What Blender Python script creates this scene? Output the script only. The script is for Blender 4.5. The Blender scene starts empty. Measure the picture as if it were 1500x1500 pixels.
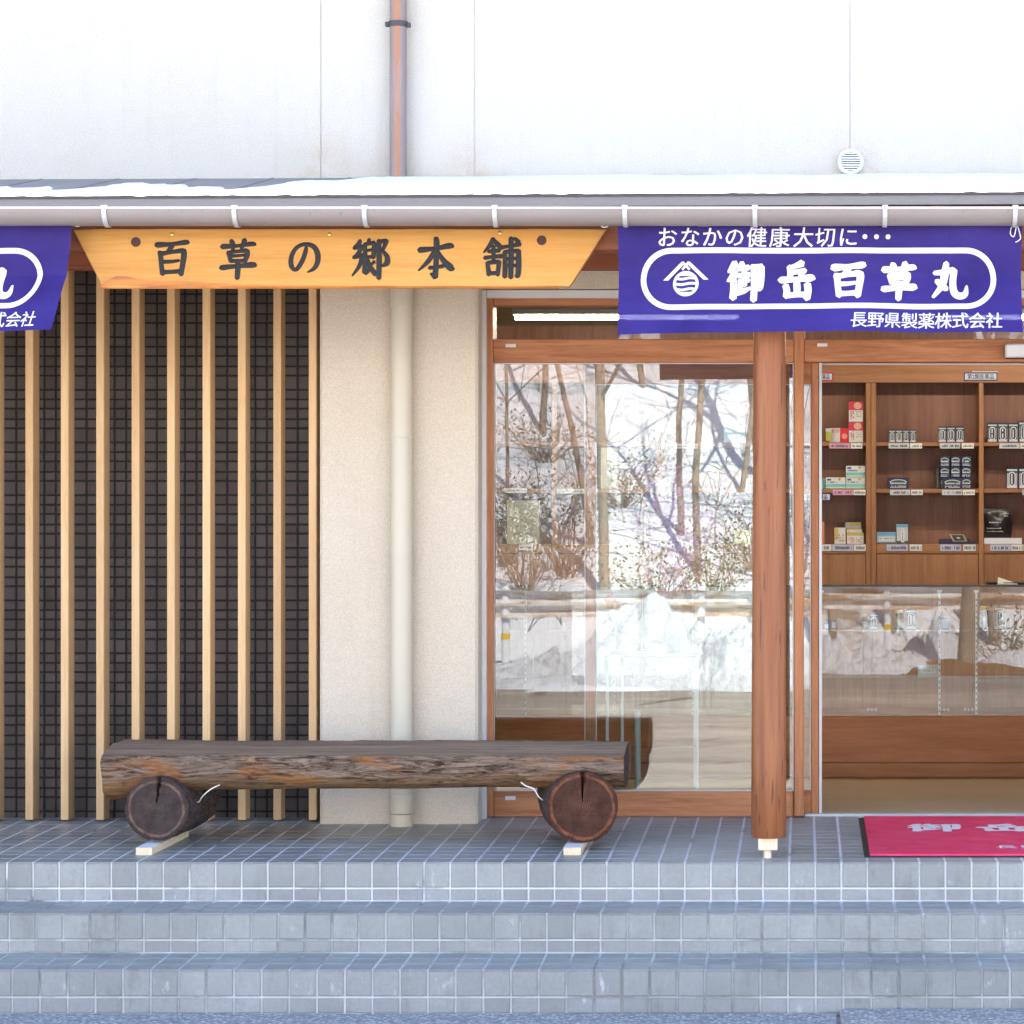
import bpy, bmesh, math, random
from mathutils import Vector, Matrix, noise
random.seed(7)
R = math.radians
S = bpy.context.scene
COL = S.collection

# ------------------------------------------------------------------ camera, sky, sun, exposure
FPX, CAMD, CAMZ, VX, VY = 4011.0, 10.5, 1.238, 1180.0, 790.0     # focal length in photo pixels, distance to the top step, eye height, vanishing point
cd = bpy.data.cameras.new('camera'); cam = bpy.data.objects.new('camera', cd); COL.objects.link(cam)
cam.location = (0, -CAMD, CAMZ); cam.rotation_euler = (R(90), 0, 0)
cd.sensor_fit = 'HORIZONTAL'; cd.sensor_width = 36.0; cd.lens = 36.0 * FPX / 1500.0
cd.shift_x = -(VX - 750) / 1500.0; cd.shift_y = (VY - 750) / 1500.0
cd.clip_start = 0.1; cd.clip_end = 2000
S.camera = cam
SUN_EL, SUN_AZ = R(55), R(24)            # sun stands behind the building, a little to the right
w = bpy.data.worlds.new('World'); S.world = w; w.use_nodes = True
nt = w.node_tree; bg = nt.nodes['Background']
sky = nt.nodes.new('ShaderNodeTexSky'); sky.sky_type = 'NISHITA'; sky.sun_disc = False
sky.sun_elevation = SUN_EL; sky.sun_rotation = SUN_AZ; sky.altitude = 900; sky.dust_density = 1.4; sky.air_density = 0.85; sky.ozone_density = 0.7
nt.links.new(sky.outputs[0], bg.inputs[0]); bg.inputs[1].default_value = 0.15
sd = bpy.data.lights.new('sun', 'SUN'); sd.energy = 4.2; sd.angle = R(0.5); sd.color = (1.0, 0.91, 0.78)
so = bpy.data.objects.new('sun', sd); COL.objects.link(so)
sv = Vector((math.sin(SUN_AZ) * math.cos(SUN_EL), math.cos(SUN_AZ) * math.cos(SUN_EL), math.sin(SUN_EL)))
so.rotation_euler = (-sv).to_track_quat('-Z', 'Y').to_euler()
so.location = (5, 20, 30)
S.view_settings.view_transform = 'Standard'; S.view_settings.look = 'None'
S.view_settings.exposure = 2.55; S.view_settings.gamma = 1.0; S.view_settings.use_curve_mapping = False
S.cycles.max_bounces = 10; S.cycles.diffuse_bounces = 5; S.cycles.transparent_max_bounces = 16; S.cycles.glossy_bounces = 4
S.cycles.caustics_reflective = False; S.cycles.caustics_refractive = False; S.cycles.sample_clamp_indirect = 6.0
S.cycles.use_denoising = True

def px(x, y, Y):                          # a photo pixel at depth Y (Y = 0 is the edge of the top step)
    k = (CAMD + Y) / FPX
    return ((x - VX) * k, Y, CAMZ + (VY - y) * k)
def sc(Y): return FPX / (CAMD + Y)
def fz(Y): return 0.0257 * Y              # the platform falls a little towards the steps
GZ = -0.474

# ------------------------------------------------------------------ materials
def lin(c):
    return tuple(((v / 12.92) if v <= 0.04045 else ((v + 0.055) / 1.055) ** 2.4) for v in c)
class NT:
    def __init__(s, name):
        s.m = bpy.data.materials.new(name); s.m.use_nodes = True
        s.t = s.m.node_tree; s.b = s.t.nodes['Principled BSDF']; s.out = s.t.nodes['Material Output']
    def n(s, typ, ins=None, **kw):
        o = s.t.nodes.new(typ)
        for k, v in kw.items(): setattr(o, k, v)
        for k, v in (ins or {}).items(): s.set(o.inputs[k], v)
        return o
    def set(s, sock, v):
        if hasattr(v, 'is_output'): s.t.links.new(v, sock)
        elif isinstance(v, tuple) and len(v) == 3 and sock.type == 'RGBA': sock.default_value = (*v, 1)
        else: sock.default_value = v
    def math(s, op, a, b=0.0, c=0.0, clamp=False):
        o = s.t.nodes.new('ShaderNodeMath'); o.operation = op; o.use_clamp = clamp
        s.set(o.inputs[0], a); s.set(o.inputs[1], b)
        if op in ('MULTIPLY_ADD', 'SMOOTH_MIN'): s.set(o.inputs[2], c)
        return o.outputs[0]
    def mix(s, f, a, b):
        o = s.t.nodes.new('ShaderNodeMix'); o.data_type = 'RGBA'; o.blend_type = 'MIX'
        s.set(o.inputs[0], f); s.set(o.inputs[6], a if not isinstance(a, tuple) else (*a, 1)); s.set(o.inputs[7], b if not isinstance(b, tuple) else (*b, 1))
        return o.outputs[2]
    def mul(s, f, a, b):
        o = s.t.nodes.new('ShaderNodeMix'); o.data_type = 'RGBA'; o.blend_type = 'MULTIPLY'
        s.set(o.inputs[0], f); s.set(o.inputs[6], a if not isinstance(a, tuple) else (*a, 1)); s.set(o.inputs[7], b if not isinstance(b, tuple) else (*b, 1))
        return o.outputs[2]
    def pos(s, scale=(1, 1, 1), rnd=0.0):
        g = s.t.nodes.new('ShaderNodeNewGeometry').outputs['Position']
        if rnd:
            oi = s.t.nodes.new('ShaderNodeObjectInfo').outputs['Random']
            v = s.n('ShaderNodeVectorMath', {0: g, 1: s.math('MULTIPLY', oi, rnd)}, operation='ADD'); g = v.outputs[0]
        m = s.n('ShaderNodeMapping', {'Vector': g}); m.inputs['Scale'].default_value = scale
        return m.outputs[0]
    def noise(s, vec, scale, detail=3.0, rough=0.55, dist=0.0):
        return s.n('ShaderNodeTexNoise', {'Vector': vec, 'Scale': scale, 'Detail': detail, 'Roughness': rough, 'Distortion': dist}).outputs['Fac']
    def ramp(s, f, stops):
        o = s.t.nodes.new('ShaderNodeValToRGB'); s.t.links.new(f, o.inputs[0]); e = o.color_ramp.elements
        while len(e) < len(stops): e.new(0.5)
        for q, (p, c) in zip(e, stops):
            q.position = p; q.color = (*c, 1) if isinstance(c, tuple) else (c, c, c, 1)
        return o.outputs[0]
    def bump(s, h, strength=0.3, dist=0.01):
        o = s.n('ShaderNodeBump', {'Height': h, 'Strength': strength, 'Distance': dist})
        s.t.links.new(o.outputs[0], s.b.inputs['Normal'])
    def fin(s, color=None, rough=0.5, spec=0.5, metal=0.0):
        if color is not None: s.set(s.b.inputs['Base Color'], color)
        s.set(s.b.inputs['Roughness'], rough); s.set(s.b.inputs['Specular IOR Level'], spec); s.set(s.b.inputs['Metallic'], metal)
        return s.m
    def rand(s):                             # one number for each piece, whether it is an object or an island of a joined mesh
        a = s.t.nodes.new('ShaderNodeObjectInfo').outputs['Random']; b = s.t.nodes.new('ShaderNodeNewGeometry').outputs['Random Per Island']
        return s.math('FRACT', s.math('ADD', a, b))

def wood(name, c1, c2, axis='X', k=1.0, rough=0.5, bump=0.15, spec=0.4, c3=None, var=0.0):
    a = NT(name); st = {'X': (0.06, 1, 1), 'Y': (1, 0.06, 1), 'Z': (1, 1, 0.06)}[axis]
    p = a.pos(st, 7.3)
    broad = a.noise(p, 14 * k, 4, 0.6, 0.6); fine = a.noise(p, 110 * k, 3, 0.6)
    f = a.math('ADD', a.math('MULTIPLY', broad, 0.65), a.math('MULTIPLY', fine, 0.4))
    col = a.ramp(f, [(0.36, c2), (0.62, c1)])
    if c3: col = a.mix(a.ramp(a.noise(a.pos((1, 1, 1), 3), 2.2, 3), [(0.52, 0.0), (0.7, 0.7)]), col, c3)
    if var: col = a.mul(a.math('MULTIPLY', a.rand(), var), col, (0.5, 0.45, 0.4))
    a.bump(fine, bump, 0.004)
    return a.fin(col, rough, spec)
def plain(name, c, rough=0.5, spec=0.5, metal=0.0, var=0.12, scale=12, bump=0.0):
    a = NT(name); f = a.noise(a.pos((1, 1, 1), 2), scale, 4)
    col = a.mix(f, tuple(v * (1 - var) for v in c), tuple(min(1, v * (1 + var)) for v in c))
    if bump: a.bump(a.noise(a.pos(), scale * 12, 2), bump, 0.003)
    return a.fin(col, rough, spec, metal)

M = {}
M['slat'] = wood('cedar_slat', (0.70, 0.475, 0.25), (0.59, 0.36, 0.165), 'Z', 1.5, 0.62, 0.12, 0.3, var=0.5)
M['door_h'] = wood('door_wood_horizontal', (0.46, 0.195, 0.085), (0.27, 0.095, 0.036), 'X', 1.6, 0.5, 0.05, 0.22)
M['door_v'] = wood('door_wood_vertical', (0.45, 0.19, 0.082), (0.28, 0.10, 0.038), 'Z', 1.6, 0.5, 0.05, 0.22)
M['shelf_h'] = wood('shelf_wood_horizontal', (0.40, 0.19, 0.085), (0.28, 0.12, 0.05), 'X', 1.4, 0.5, 0.05, 0.25)
M['shelf_v'] = wood('shelf_wood_vertical', (0.39, 0.185, 0.082), (0.275, 0.115, 0.048), 'Z', 1.4, 0.5, 0.05, 0.25)
M['shelf_back'] = wood('shelf_back_wood', (0.29, 0.125, 0.068), (0.20, 0.08, 0.042), 'Z', 1.4, 0.5, 0.05, 0.4)
M['counter'] = wood('counter_wood', (0.42, 0.165, 0.065), (0.30, 0.11, 0.04), 'X', 1.3, 0.5, 0.05, 0.2)
M['girder'] = wood('stained_beam', (0.30, 0.10, 0.045), (0.2, 0.06, 0.028), 'X', 1.0, 0.6, 0.1, 0.3)
M['rafter'] = wood('stained_rafter', (0.28, 0.095, 0.045), (0.19, 0.058, 0.028), 'Y', 1.0, 0.6, 0.1, 0.3)
M['sign'] = wood('varnished_pine', (0.55, 0.28, 0.068), (0.44, 0.195, 0.034), 'X', 0.8, 0.42, 0.05, 0.22, c3=(0.52, 0.23, 0.045))
M['sign_edge'] = wood('pine_bark_edge', (0.55, 0.20, 0.04), (0.22, 0.07, 0.02), 'X', 1.2, 0.5, 0.2, 0.4)
M['floor_wood'] = wood('shop_floor', (0.42, 0.31, 0.17), (0.34, 0.24, 0.12), 'X', 0.9, 0.35, 0.02, 0.5)
M['raw'] = wood('raw_softwood', (0.78, 0.64, 0.42), (0.66, 0.5, 0.3), 'Y', 1.4, 0.65, 0.05, 0.3)
M['dowel'] = wood('pale_dowel_wood', (0.82, 0.70, 0.52), (0.70, 0.56, 0.38), 'Z', 1.4, 0.65, 0.05, 0.3)
def m_post():
    a = NT('stained_round_post'); p = a.pos((1, 1, 0.05))
    f = a.noise(p, 30, 4, 0.6, 0.4); k = a.noise(a.pos((1, 1, 0.09)), 60, 2, 0.5)
    col = a.ramp(f, [(0.3, (0.20, 0.062, 0.02)), (0.68, (0.34, 0.123, 0.044))])
    col = a.mix(a.ramp(k, [(0.62, 0.0), (0.69, 0.8)]), col, (0.10, 0.035, 0.02))
    a.bump(f, 0.1, 0.005); return a.fin(col, 0.5, 0.4)
M['post'] = m_post()
def m_stucco(name, c, stain=False):
    a = NT(name); p = a.pos(); g = a.noise(p, 210, 3, 0.7); big = a.noise(p, 2.5, 4)
    col = a.mix(a.ramp(g, [(0.38, 0.0), (0.6, 1.0)]), tuple(v * 0.80 for v in c), c)
    col = a.mul(a.ramp(big, [(0.35, 0.12), (0.65, 0.0)]), col, (0.8, 0.72, 0.62))
    sk = a.noise(a.pos((1, 1, 0.06)), 16, 4, 0.65)
    col = a.mul(a.ramp(sk, [(0.54, 0.0), (0.74, 0.15)]), col, (0.72, 0.66, 0.58))
    if stain:                                  # rusty streaks at the feet of the panel joints
        sp = a.n('ShaderNodeSeparateXYZ', {0: p}); m = None
        for jx in (-2.06, -1.74, -1.42, 0.19):
            d = a.math('ABSOLUTE', a.math('SUBTRACT', sp.outputs[0], jx))
            q = a.math('SUBTRACT', 1.0, a.math('MULTIPLY', d, 4.5), clamp=True)
            m = q if m is None else a.math('MAXIMUM', m, q)
        zz = a.math('SUBTRACT', 1.0, a.math('MULTIPLY', a.math('SUBTRACT', sp.outputs[2], 2.78), 4.2), clamp=True)
        st = a.math('MULTIPLY', a.math('MULTIPLY', m, zz), a.ramp(a.noise(p, 9, 5, 0.7), [(0.35, 0.1), (0.65, 1.0)]))
        col = a.mul(a.math('MULTIPLY', st, 0.75), col, (0.83, 0.62, 0.45))
    a.bump(g, 0.5, 0.006); return a.fin(col, 0.9, 0.15)
M['stucco'] = m_stucco('cream_stucco', (0.66, 0.575, 0.455))
M['upper'] = m_stucco('white_stucco', (0.575, 0.535, 0.455), True)
def m_walltile():
    a = NT('dark_wall_tile'); r = a.rand(); p = a.pos((1, 1, 1), 1)
    col = a.mix(r, (0.066, 0.057, 0.052), (0.105, 0.09, 0.082))
    col = a.mix(a.ramp(a.noise(p, 160, 3, 0.7), [(0.4, 0.0), (0.75, 0.5)]), col, (0.12, 0.093, 0.08))
    a.bump(a.noise(p, 230, 2), 0.3, 0.003); return a.fin(col, 0.7, 0.3)
M['walltile'] = m_walltile()
M['groove'] = plain('black_groove', (0.017, 0.018, 0.02), 0.65, 0.3)
def m_steptile():
    a = NT('grey_step_tile'); r = a.rand(); p = a.pos((1, 1, 1), 1)
    col = a.mix(r, (0.275, 0.283, 0.268), (0.355, 0.36, 0.34))
    g = a.noise(p, 55, 5, 0.75)
    col = a.mix(a.ramp(g, [(0.35, 0.0), (0.7, 0.55)]), col, (0.235, 0.24, 0.235))
    pw = a.pos()
    st = a.noise(pw, 3.2, 6, 0.72, 0.3); fine = a.noise(a.pos((1, 1, 0.35)), 26, 4, 0.7)
    m = a.math('MULTIPLY', a.ramp(st, [(0.54, 0.0), (0.64, 1.0)]), a.ramp(fine, [(0.56, 0.0), (0.68, 0.7)]))
    col = a.mix(m, col, (0.62, 0.62, 0.62))                  # lime bloom
    dk = a.ramp(a.noise(pw, 1.7, 4, 0.6), [(0.40, 0.4), (0.6, 0.0)])
    col = a.mul(dk, col, (0.6, 0.58, 0.56))
    gm = a.noise(a.pos((1, 1, 0.25)), 14, 5, 0.7)
    col = a.mul(a.ramp(gm, [(0.55, 0.0), (0.72, 0.45)]), col, (0.55, 0.5, 0.46))
    a.bump(a.noise(p, 120, 3, 0.7), 0.35, 0.003); return a.fin(col, 0.38, 0.45)
M['steptile'] = m_steptile()
def m_grout():
    a = NT('step_grout'); p = a.pos(); f = a.noise(p, 2.3, 5, 0.65)
    sp = a.n('ShaderNodeSeparateXYZ', {0: p})
    old = a.math('MULTIPLY', sp.outputs[1], -1.3, clamp=True)      # the lower steps are older and dirtier
    new = a.math('GREATER_THAN', sp.outputs[1], -0.05)
    col = a.ramp(f, [(0.36, (0.27, 0.26, 0.245)), (0.52, (0.52, 0.51, 0.49)), (0.7, (0.66, 0.65, 0.64))])
    col = a.mix(a.math('MULTIPLY', new, a.ramp(f, [(0.34, 0.0), (0.46, 0.9)])), col, (0.70, 0.69, 0.68))
    return a.fin(col, 0.85, 0.2)
M['grout'] = m_grout()
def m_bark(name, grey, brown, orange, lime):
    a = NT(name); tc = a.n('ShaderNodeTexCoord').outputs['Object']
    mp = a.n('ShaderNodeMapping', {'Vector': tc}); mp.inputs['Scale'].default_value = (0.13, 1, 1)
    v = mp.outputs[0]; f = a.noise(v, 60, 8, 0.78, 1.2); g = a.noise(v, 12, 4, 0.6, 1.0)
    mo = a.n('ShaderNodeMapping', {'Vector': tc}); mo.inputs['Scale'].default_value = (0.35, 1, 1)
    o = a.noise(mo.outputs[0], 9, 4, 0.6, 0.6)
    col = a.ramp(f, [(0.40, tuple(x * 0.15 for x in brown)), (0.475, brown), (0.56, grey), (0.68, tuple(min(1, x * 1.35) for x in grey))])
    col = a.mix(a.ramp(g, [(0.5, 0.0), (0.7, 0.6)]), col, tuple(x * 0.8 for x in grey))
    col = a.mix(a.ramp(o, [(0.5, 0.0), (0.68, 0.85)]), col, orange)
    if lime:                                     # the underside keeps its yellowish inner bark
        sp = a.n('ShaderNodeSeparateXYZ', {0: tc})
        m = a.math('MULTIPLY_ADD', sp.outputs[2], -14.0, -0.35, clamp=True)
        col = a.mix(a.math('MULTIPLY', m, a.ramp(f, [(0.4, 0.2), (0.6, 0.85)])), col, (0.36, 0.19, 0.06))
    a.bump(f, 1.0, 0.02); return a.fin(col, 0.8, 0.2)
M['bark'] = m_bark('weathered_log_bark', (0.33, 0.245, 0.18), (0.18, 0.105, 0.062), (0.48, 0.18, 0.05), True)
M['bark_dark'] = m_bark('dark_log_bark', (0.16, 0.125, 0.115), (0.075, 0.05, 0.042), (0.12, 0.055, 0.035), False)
M['seat_top'] = wood('worn_seat_top', (0.29, 0.205, 0.14), (0.12, 0.08, 0.058), 'X', 2.2, 0.65, 0.8, 0.35)
def m_rings(name, c1, c2, rim, R0):
    a = NT(name); tc = a.n('ShaderNodeTexCoord').outputs['Object']
    nz = a.n('ShaderNodeTexNoise', {'Vector': tc, 'Scale': 9.0, 'Detail': 4.0, 'Roughness': 0.6})
    d = a.n('ShaderNodeVectorMath', {0: a.n('ShaderNodeSeparateXYZ', {0: tc}).outputs[0]}, operation='LENGTH')
    sp = a.n('ShaderNodeSeparateXYZ', {0: tc}); cb = a.n('ShaderNodeCombineXYZ', {0: sp.outputs[0], 1: 0.0, 2: sp.outputs[2]})
    ln = a.n('ShaderNodeVectorMath', {0: cb.outputs[0]}, operation='LENGTH').outputs['Value']
    dd = a.math('ADD', ln, a.math('MULTIPLY', nz.outputs['Fac'], 0.03))
    w1 = a.math('MULTIPLY_ADD', a.math('SINE', a.math('ADD', a.math('MULTIPLY', dd, 700.0), a.math('MULTIPLY', a.noise(tc, 30, 2), 5.0))), 0.5, 0.5)
    near = a.ramp(a.math('DIVIDE', ln, R0), [(0.08, 1.0), (0.5, 0.12)])
    wv = a.math('MULTIPLY', a.math('MULTIPLY', w1, near), a.ramp(a.noise(tc, 40, 4, .7), [(0.3, 0.3), (0.6, 1.0)]))
    col = a.mix(wv, c1, c2)
    fade = a.ramp(a.noise(tc, 26, 5, 0.7), [(0.35, 0.0), (0.7, 0.8)])
    col = a.mix(a.math('MULTIPLY', fade, 0.7), col, tuple(x * 0.7 for x in c1))
    spk = a.ramp(a.noise(tc, 190, 2, 0.6), [(0.66, 0.0), (0.72, 0.6)])
    col = a.mix(spk, col, (0.3, 0.22, 0.17))
    e = a.math('DIVIDE', dd, R0)
    col = a.mix(a.ramp(e, [(0.885, 0.0), (0.90, 1.0), (0.955, 0.9), (0.985, 0.0)]), col, a.mix(a.ramp(a.noise(tc, 18, 4, .7), [(0.4, 0.0), (0.65, 0.9)]), rim, tuple(x * 0.45 for x in rim)))
    ang = a.math('ARCTAN2', sp.outputs[2], sp.outputs[0])
    cv = a.n('ShaderNodeCombineXYZ', {0: a.math('MULTIPLY', ang, 9.0), 1: a.math('MULTIPLY', ln, 7.0), 2: 0.0})
    rc = a.ramp(a.noise(cv.outputs[0], 3.0, 3, 0.6, 0.3), [(0.30, 0.85), (0.36, 0.0)])          # fine drying cracks from the heart outwards
    col = a.mix(rc, col, (0.018, 0.012, 0.01))
    mt = a.ramp(a.noise(tc, 22, 6, 0.75), [(0.4, 0.0), (0.62, 0.7)])
    col = a.mul(mt, col, (0.45, 0.42, 0.4))
    a.bump(a.math('SUBTRACT', wv, rc), 0.5, 0.004); return a.fin(col, 0.8, 0.2)
M['rings_a'] = m_rings('grey_log_end', (0.06, 0.042, 0.036), (0.125, 0.085, 0.07), (0.19, 0.115, 0.09), 0.131)
M['rings_b'] = m_rings('reddish_log_end', (0.075, 0.03, 0.018), (0.23, 0.105, 0.06), (0.24, 0.09, 0.045), 0.149)
def m_cloth():
    a = NT('banner_cloth'); p = a.pos(); wv = a.noise(a.pos((1, 1, 1)), 900, 1)
    a.fin(a.ramp(a.noise(a.pos((1, 1, 1.6)), 2.6, 5, .6), [(0.3, (0.027, 0.017, 0.14)), (0.7, (0.05, 0.033, 0.225))]), 0.75, 0.2); a.bump(wv, 0.08, 0.001)
    tl = a.n('ShaderNodeBsdfTranslucent', {'Color': (0.05, 0.03, 0.38)})
    tr = a.n('ShaderNodeBsdfTransparent', {'Color': (0.55, 0.62, 1.0)})
    m1 = a.n('ShaderNodeMixShader', {0: 0.16, 1: a.b.outputs[0], 2: tl.outputs[0]})
    m2 = a.n('ShaderNodeMixShader', {0: 0.003, 1: m1.outputs[0], 2: tr.outputs[0]})
    a.t.links.new(m2.outputs[0], a.out.inputs['Surface']); return a.m
M['cloth'] = m_cloth()
def m_print():
    a = NT('white_banner_print'); a.fin((0.80, 0.78, 0.86), 0.8, 0.15)
    tl = a.n('ShaderNodeBsdfTranslucent', {'Color': (0.7, 0.68, 0.85)})
    m1 = a.n('ShaderNodeMixShader', {0: 0.2, 1: a.b.outputs[0], 2: tl.outputs[0]})
    a.t.links.new(m1.outputs[0], a.out.inputs['Surface']); return a.m
M['print'] = m_print()
M['lacquer'] = plain('black_lettering_paint', (0.02, 0.02, 0.021), 0.55, 0.35, var=0.5, scale=60, bump=0.6)
def m_glass(name, ior, tint):
    a = NT(name); fr = a.n('ShaderNodeFresnel', {'IOR': ior})
    gl = a.n('ShaderNodeBsdfGlossy', {'Roughness': 0.0, 'Color': (0.97, 0.98, 1.0)})
    b = a.n('ShaderNodeBump', {'Height': a.noise(a.pos(), 1.6, 2), 'Strength': 0.02, 'Distance': 0.01})
    a.t.links.new(b.outputs[0], gl.inputs['Normal'])
    tr = a.n('ShaderNodeBsdfTransparent', {'Color': tint})
    m = a.n('ShaderNodeMixShader', {0: fr.outputs[0], 1: tr.outputs[0], 2: gl.outputs[0]})
    a.t.links.new(m.outputs[0], a.out.inputs['Surface']); a.t.nodes.remove(a.b); return a.m
M['glass'] = m_glass('door_glass', 1.66, (0.93, 0.96, 0.95))
M['case_glass'] = m_glass('showcase_glass', 1.55, (0.96, 0.98, 0.97))
M['transom_glass'] = m_glass('transom_glass', 1.4, (0.95, 0.97, 0.96))
def m_snow():
    a = NT('snow'); p = a.pos(); f = a.noise(p, 7, 6, 0.65); d = a.noise(p, 0.9, 4)
    col = a.mix(a.ramp(d, [(0.55, 0.0), (0.75, 0.35)]), (0.69, 0.71, 0.74), (0.50, 0.48, 0.45))
    a.bump(f, 1.0, 0.12); return a.fin(col, 0.8, 0.2)
M['snow'] = m_snow()
M['clean_snow'] = plain('clean_roof_snow', (0.90, 0.90, 0.91), 0.8, 0.2, var=0.02, scale=9, bump=0.8)
def m_hill():
    a = NT('snowy_slope'); p = a.pos(); d = a.noise(p, 0.55, 6, 0.7, 0.5)
    col = a.mix(a.ramp(d, [(0.60, 0.0), (0.68, 0.8)]), (0.68, 0.70, 0.73), (0.22, 0.15, 0.09))
    a.bump(a.noise(p, 2.5, 5), 0.7, 0.2); return a.fin(col, 0.85, 0.15)
M['hill'] = m_hill()
def m_ground():
    a = NT('worn_asphalt'); p = a.pos(); v = a.n('ShaderNodeTexVoronoi', {'Vector': p, 'Scale': 130.0})
    f = a.noise(p, 170, 3, 0.8); big = a.noise(a.pos((0.35, 1, 1)), 1.1, 6, 0.6, 0.6)
    col = a.ramp(v.outputs['Distance'], [(0.15, (0.60, 0.55, 0.47)), (0.55, (0.33, 0.30, 0.26))])
    col = a.mix(a.ramp(f, [(0.42, 0.0), (0.62, 0.8)]), col, (0.48, 0.44, 0.38))
    col = a.mul(a.ramp(big, [(0.45, 0.5), (0.6, 0.0)]), col, (0.45, 0.42, 0.42))
    cr = a.n('ShaderNodeTexVoronoi', {'Vector': a.pos((0.35, 1.2, 1)), 'Scale': 0.8}, feature='DISTANCE_TO_EDGE').outputs['Distance']
    col = a.mul(a.ramp(cr, [(0.006, 0.7), (0.014, 0.0)]), col, (0.2, 0.19, 0.18))
    a.bump(v.outputs['Distance'], 0.8, 0.012); return a.fin(col, 0.85, 0.25)
M['ground'] = m_ground()
def m_pebble():
    a = NT('washed_gravel_concrete'); p = a.pos(); v = a.n('ShaderNodeTexVoronoi', {'Vector': p, 'Scale': 60.0})
    c = a.mix(a.n('ShaderNodeSeparateColor', {0: v.outputs['Color']}).outputs[0], (0.30, 0.29, 0.28), (0.66, 0.64, 0.60))
    col = a.mix(a.ramp(v.outputs['Distance'], [(0.25, 0.0), (0.6, 0.8)]), c, (0.20, 0.205, 0.21))
    a.bump(v.outputs['Distance'], 0.9, -0.01); return a.fin(col, 0.75, 0.3)
M['pebble'] = m_pebble()
def m_roofmetal():
    a = NT('grey_roof_metal'); p = a.pos((0.3, 1, 1))
    col = a.mix(a.noise(p, 9, 4), (0.145, 0.14, 0.145), (0.20, 0.19, 0.19)); return a.fin(col, 0.45, 0.5)
M['roofmetal'] = m_roofmetal()
def m_gutter():
    a = NT('grey_gutter_plastic'); col = a.mix(a.noise(a.pos((0.3, 1, 1)), 14, 4), (0.20, 0.172, 0.162), (0.255, 0.222, 0.21))
    sp = a.ramp(a.noise(a.pos((1, 1, 0.4)), 60, 3, 0.6), [(0.64, 0.0), (0.74, 0.5)])
    return a.fin(a.mix(sp, col, (0.12, 0.09, 0.075)), 0.35, 0.5)
M['gutter'] = m_gutter()
def m_brownpipe():
    a = NT('brown_pipe_highlights'); p = a.pos((1, 1, 0.12)); f = a.noise(p, 30, 4, 0.6, 0.3)
    sp = a.n('ShaderNodeSeparateXYZ', {0: a.pos()})
    d = a.math('ABSOLUTE', a.math('SUBTRACT', sp.outputs[0], -1.732))
    strip = a.ramp(a.math('ADD', d, a.math('MULTIPLY', f, 0.012)), [(0.016, 1.0), (0.021, 0.0)])
    col = a.mix(strip, (0.215, 0.165, 0.15), (0.33, 0.145, 0.075))       # highlight strips put into the colour: brown middle, greyer flanks
    col = a.mix(a.ramp(f, [(0.55, 0.0), (0.75, 0.7)]), col, (0.3, 0.25, 0.24))
    return a.fin(col, 0.45, 0.4)
M['brownpipe'] = m_brownpipe()
M['creampipe'] = plain('cream_plastic_pipe', (0.53, 0.475, 0.365), 0.42, 0.45, var=0.05, scale=5)
M['white'] = plain('white_plastic', (0.68, 0.68, 0.68), 0.4, 0.5, var=0.03)
M['zinc'] = plain('galvanised_strap', (0.52, 0.53, 0.53), 0.4, 0.5, 0.3, var=0.12, scale=60)
M['alu'] = plain('aluminium', (0.45, 0.44, 0.43), 0.4, 0.5, 0.3, var=0.05)
M['frame_grey'] = plain('pale_grey_frame', (0.60, 0.585, 0.57), 0.5, 0.4, var=0.06)
M['dark'] = plain('dark_metal', (0.035, 0.03, 0.035), 0.45, 0.5)
M['brass'] = plain('brass_screw', (0.75, 0.52, 0.2), 0.3, 0.5, 0.9)
M['cord'] = plain('white_cord', (0.78, 0.76, 0.70), 0.8, 0.2)
M['black'] = plain('black_rubber', (0.02, 0.02, 0.022), 0.7, 0.3)
M['paintwhite'] = plain('white_painted_strip', (0.82, 0.82, 0.82), 0.6, 0.3, var=0.04)
def m_mat():
    a = NT('pink_red_mat_pile'); p = a.pos(); f = a.noise(a.pos((1, 1.4, 1)), 7, 5, 0.65, 0.4); g = a.noise(p, 420, 2)
    col = a.ramp(f, [(0.35, (0.88, 0.06, 0.13)), (0.62, (0.92, 0.09, 0.18)), (0.75, (0.90, 0.18, 0.30))])
    col = a.mul(a.ramp(g, [(0.35, 0.3), (0.6, 0.0)]), col, (0.5, 0.4, 0.45))
    a.bump(g, 0.6, 0.006); return a.fin(col, 0.95, 0.1)
M['mat'] = m_mat()
M['matprint'] = plain('white_mat_pile', (0.80, 0.74, 0.77), 0.95, 0.1, var=0.15, scale=300)
def m_emit(name, c, st):
    a = NT(name); e = a.n('ShaderNodeEmission', {'Color': c, 'Strength': st}); a.t.links.new(e.outputs[0], a.out.inputs['Surface']); a.t.nodes.remove(a.b); return a.m
M['tube'] = m_emit('lit_fluorescent_tube', (1.0, 0.9, 0.76), 29.0)
M['fixture'] = plain('lamp_housing', (0.55, 0.55, 0.48), 0.5, 0.4, var=0.04)
M['ceil'] = wood('dark_ceiling_wood', (0.19, 0.115, 0.06), (0.14, 0.082, 0.042), 'X', 0.7, 0.6, 0.05, 0.3)
M['treebark'] = plain('tree_bark', (0.35, 0.295, 0.235), 0.9, 0.15, var=0.5, scale=16, bump=0.6)
M['leaf_green'] = plain('evergreen_leaf', (0.10, 0.17, 0.05), 0.6, 0.3, var=0.5, scale=5)
M['leaf_brown'] = plain('dead_leaf', (0.34, 0.24, 0.13), 0.8, 0.2, var=0.4, scale=5)
M['pink'] = plain('pink_petal', (0.74, 0.26, 0.56), 0.7, 0.2, var=0.3, scale=9)
PAL = {}
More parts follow.
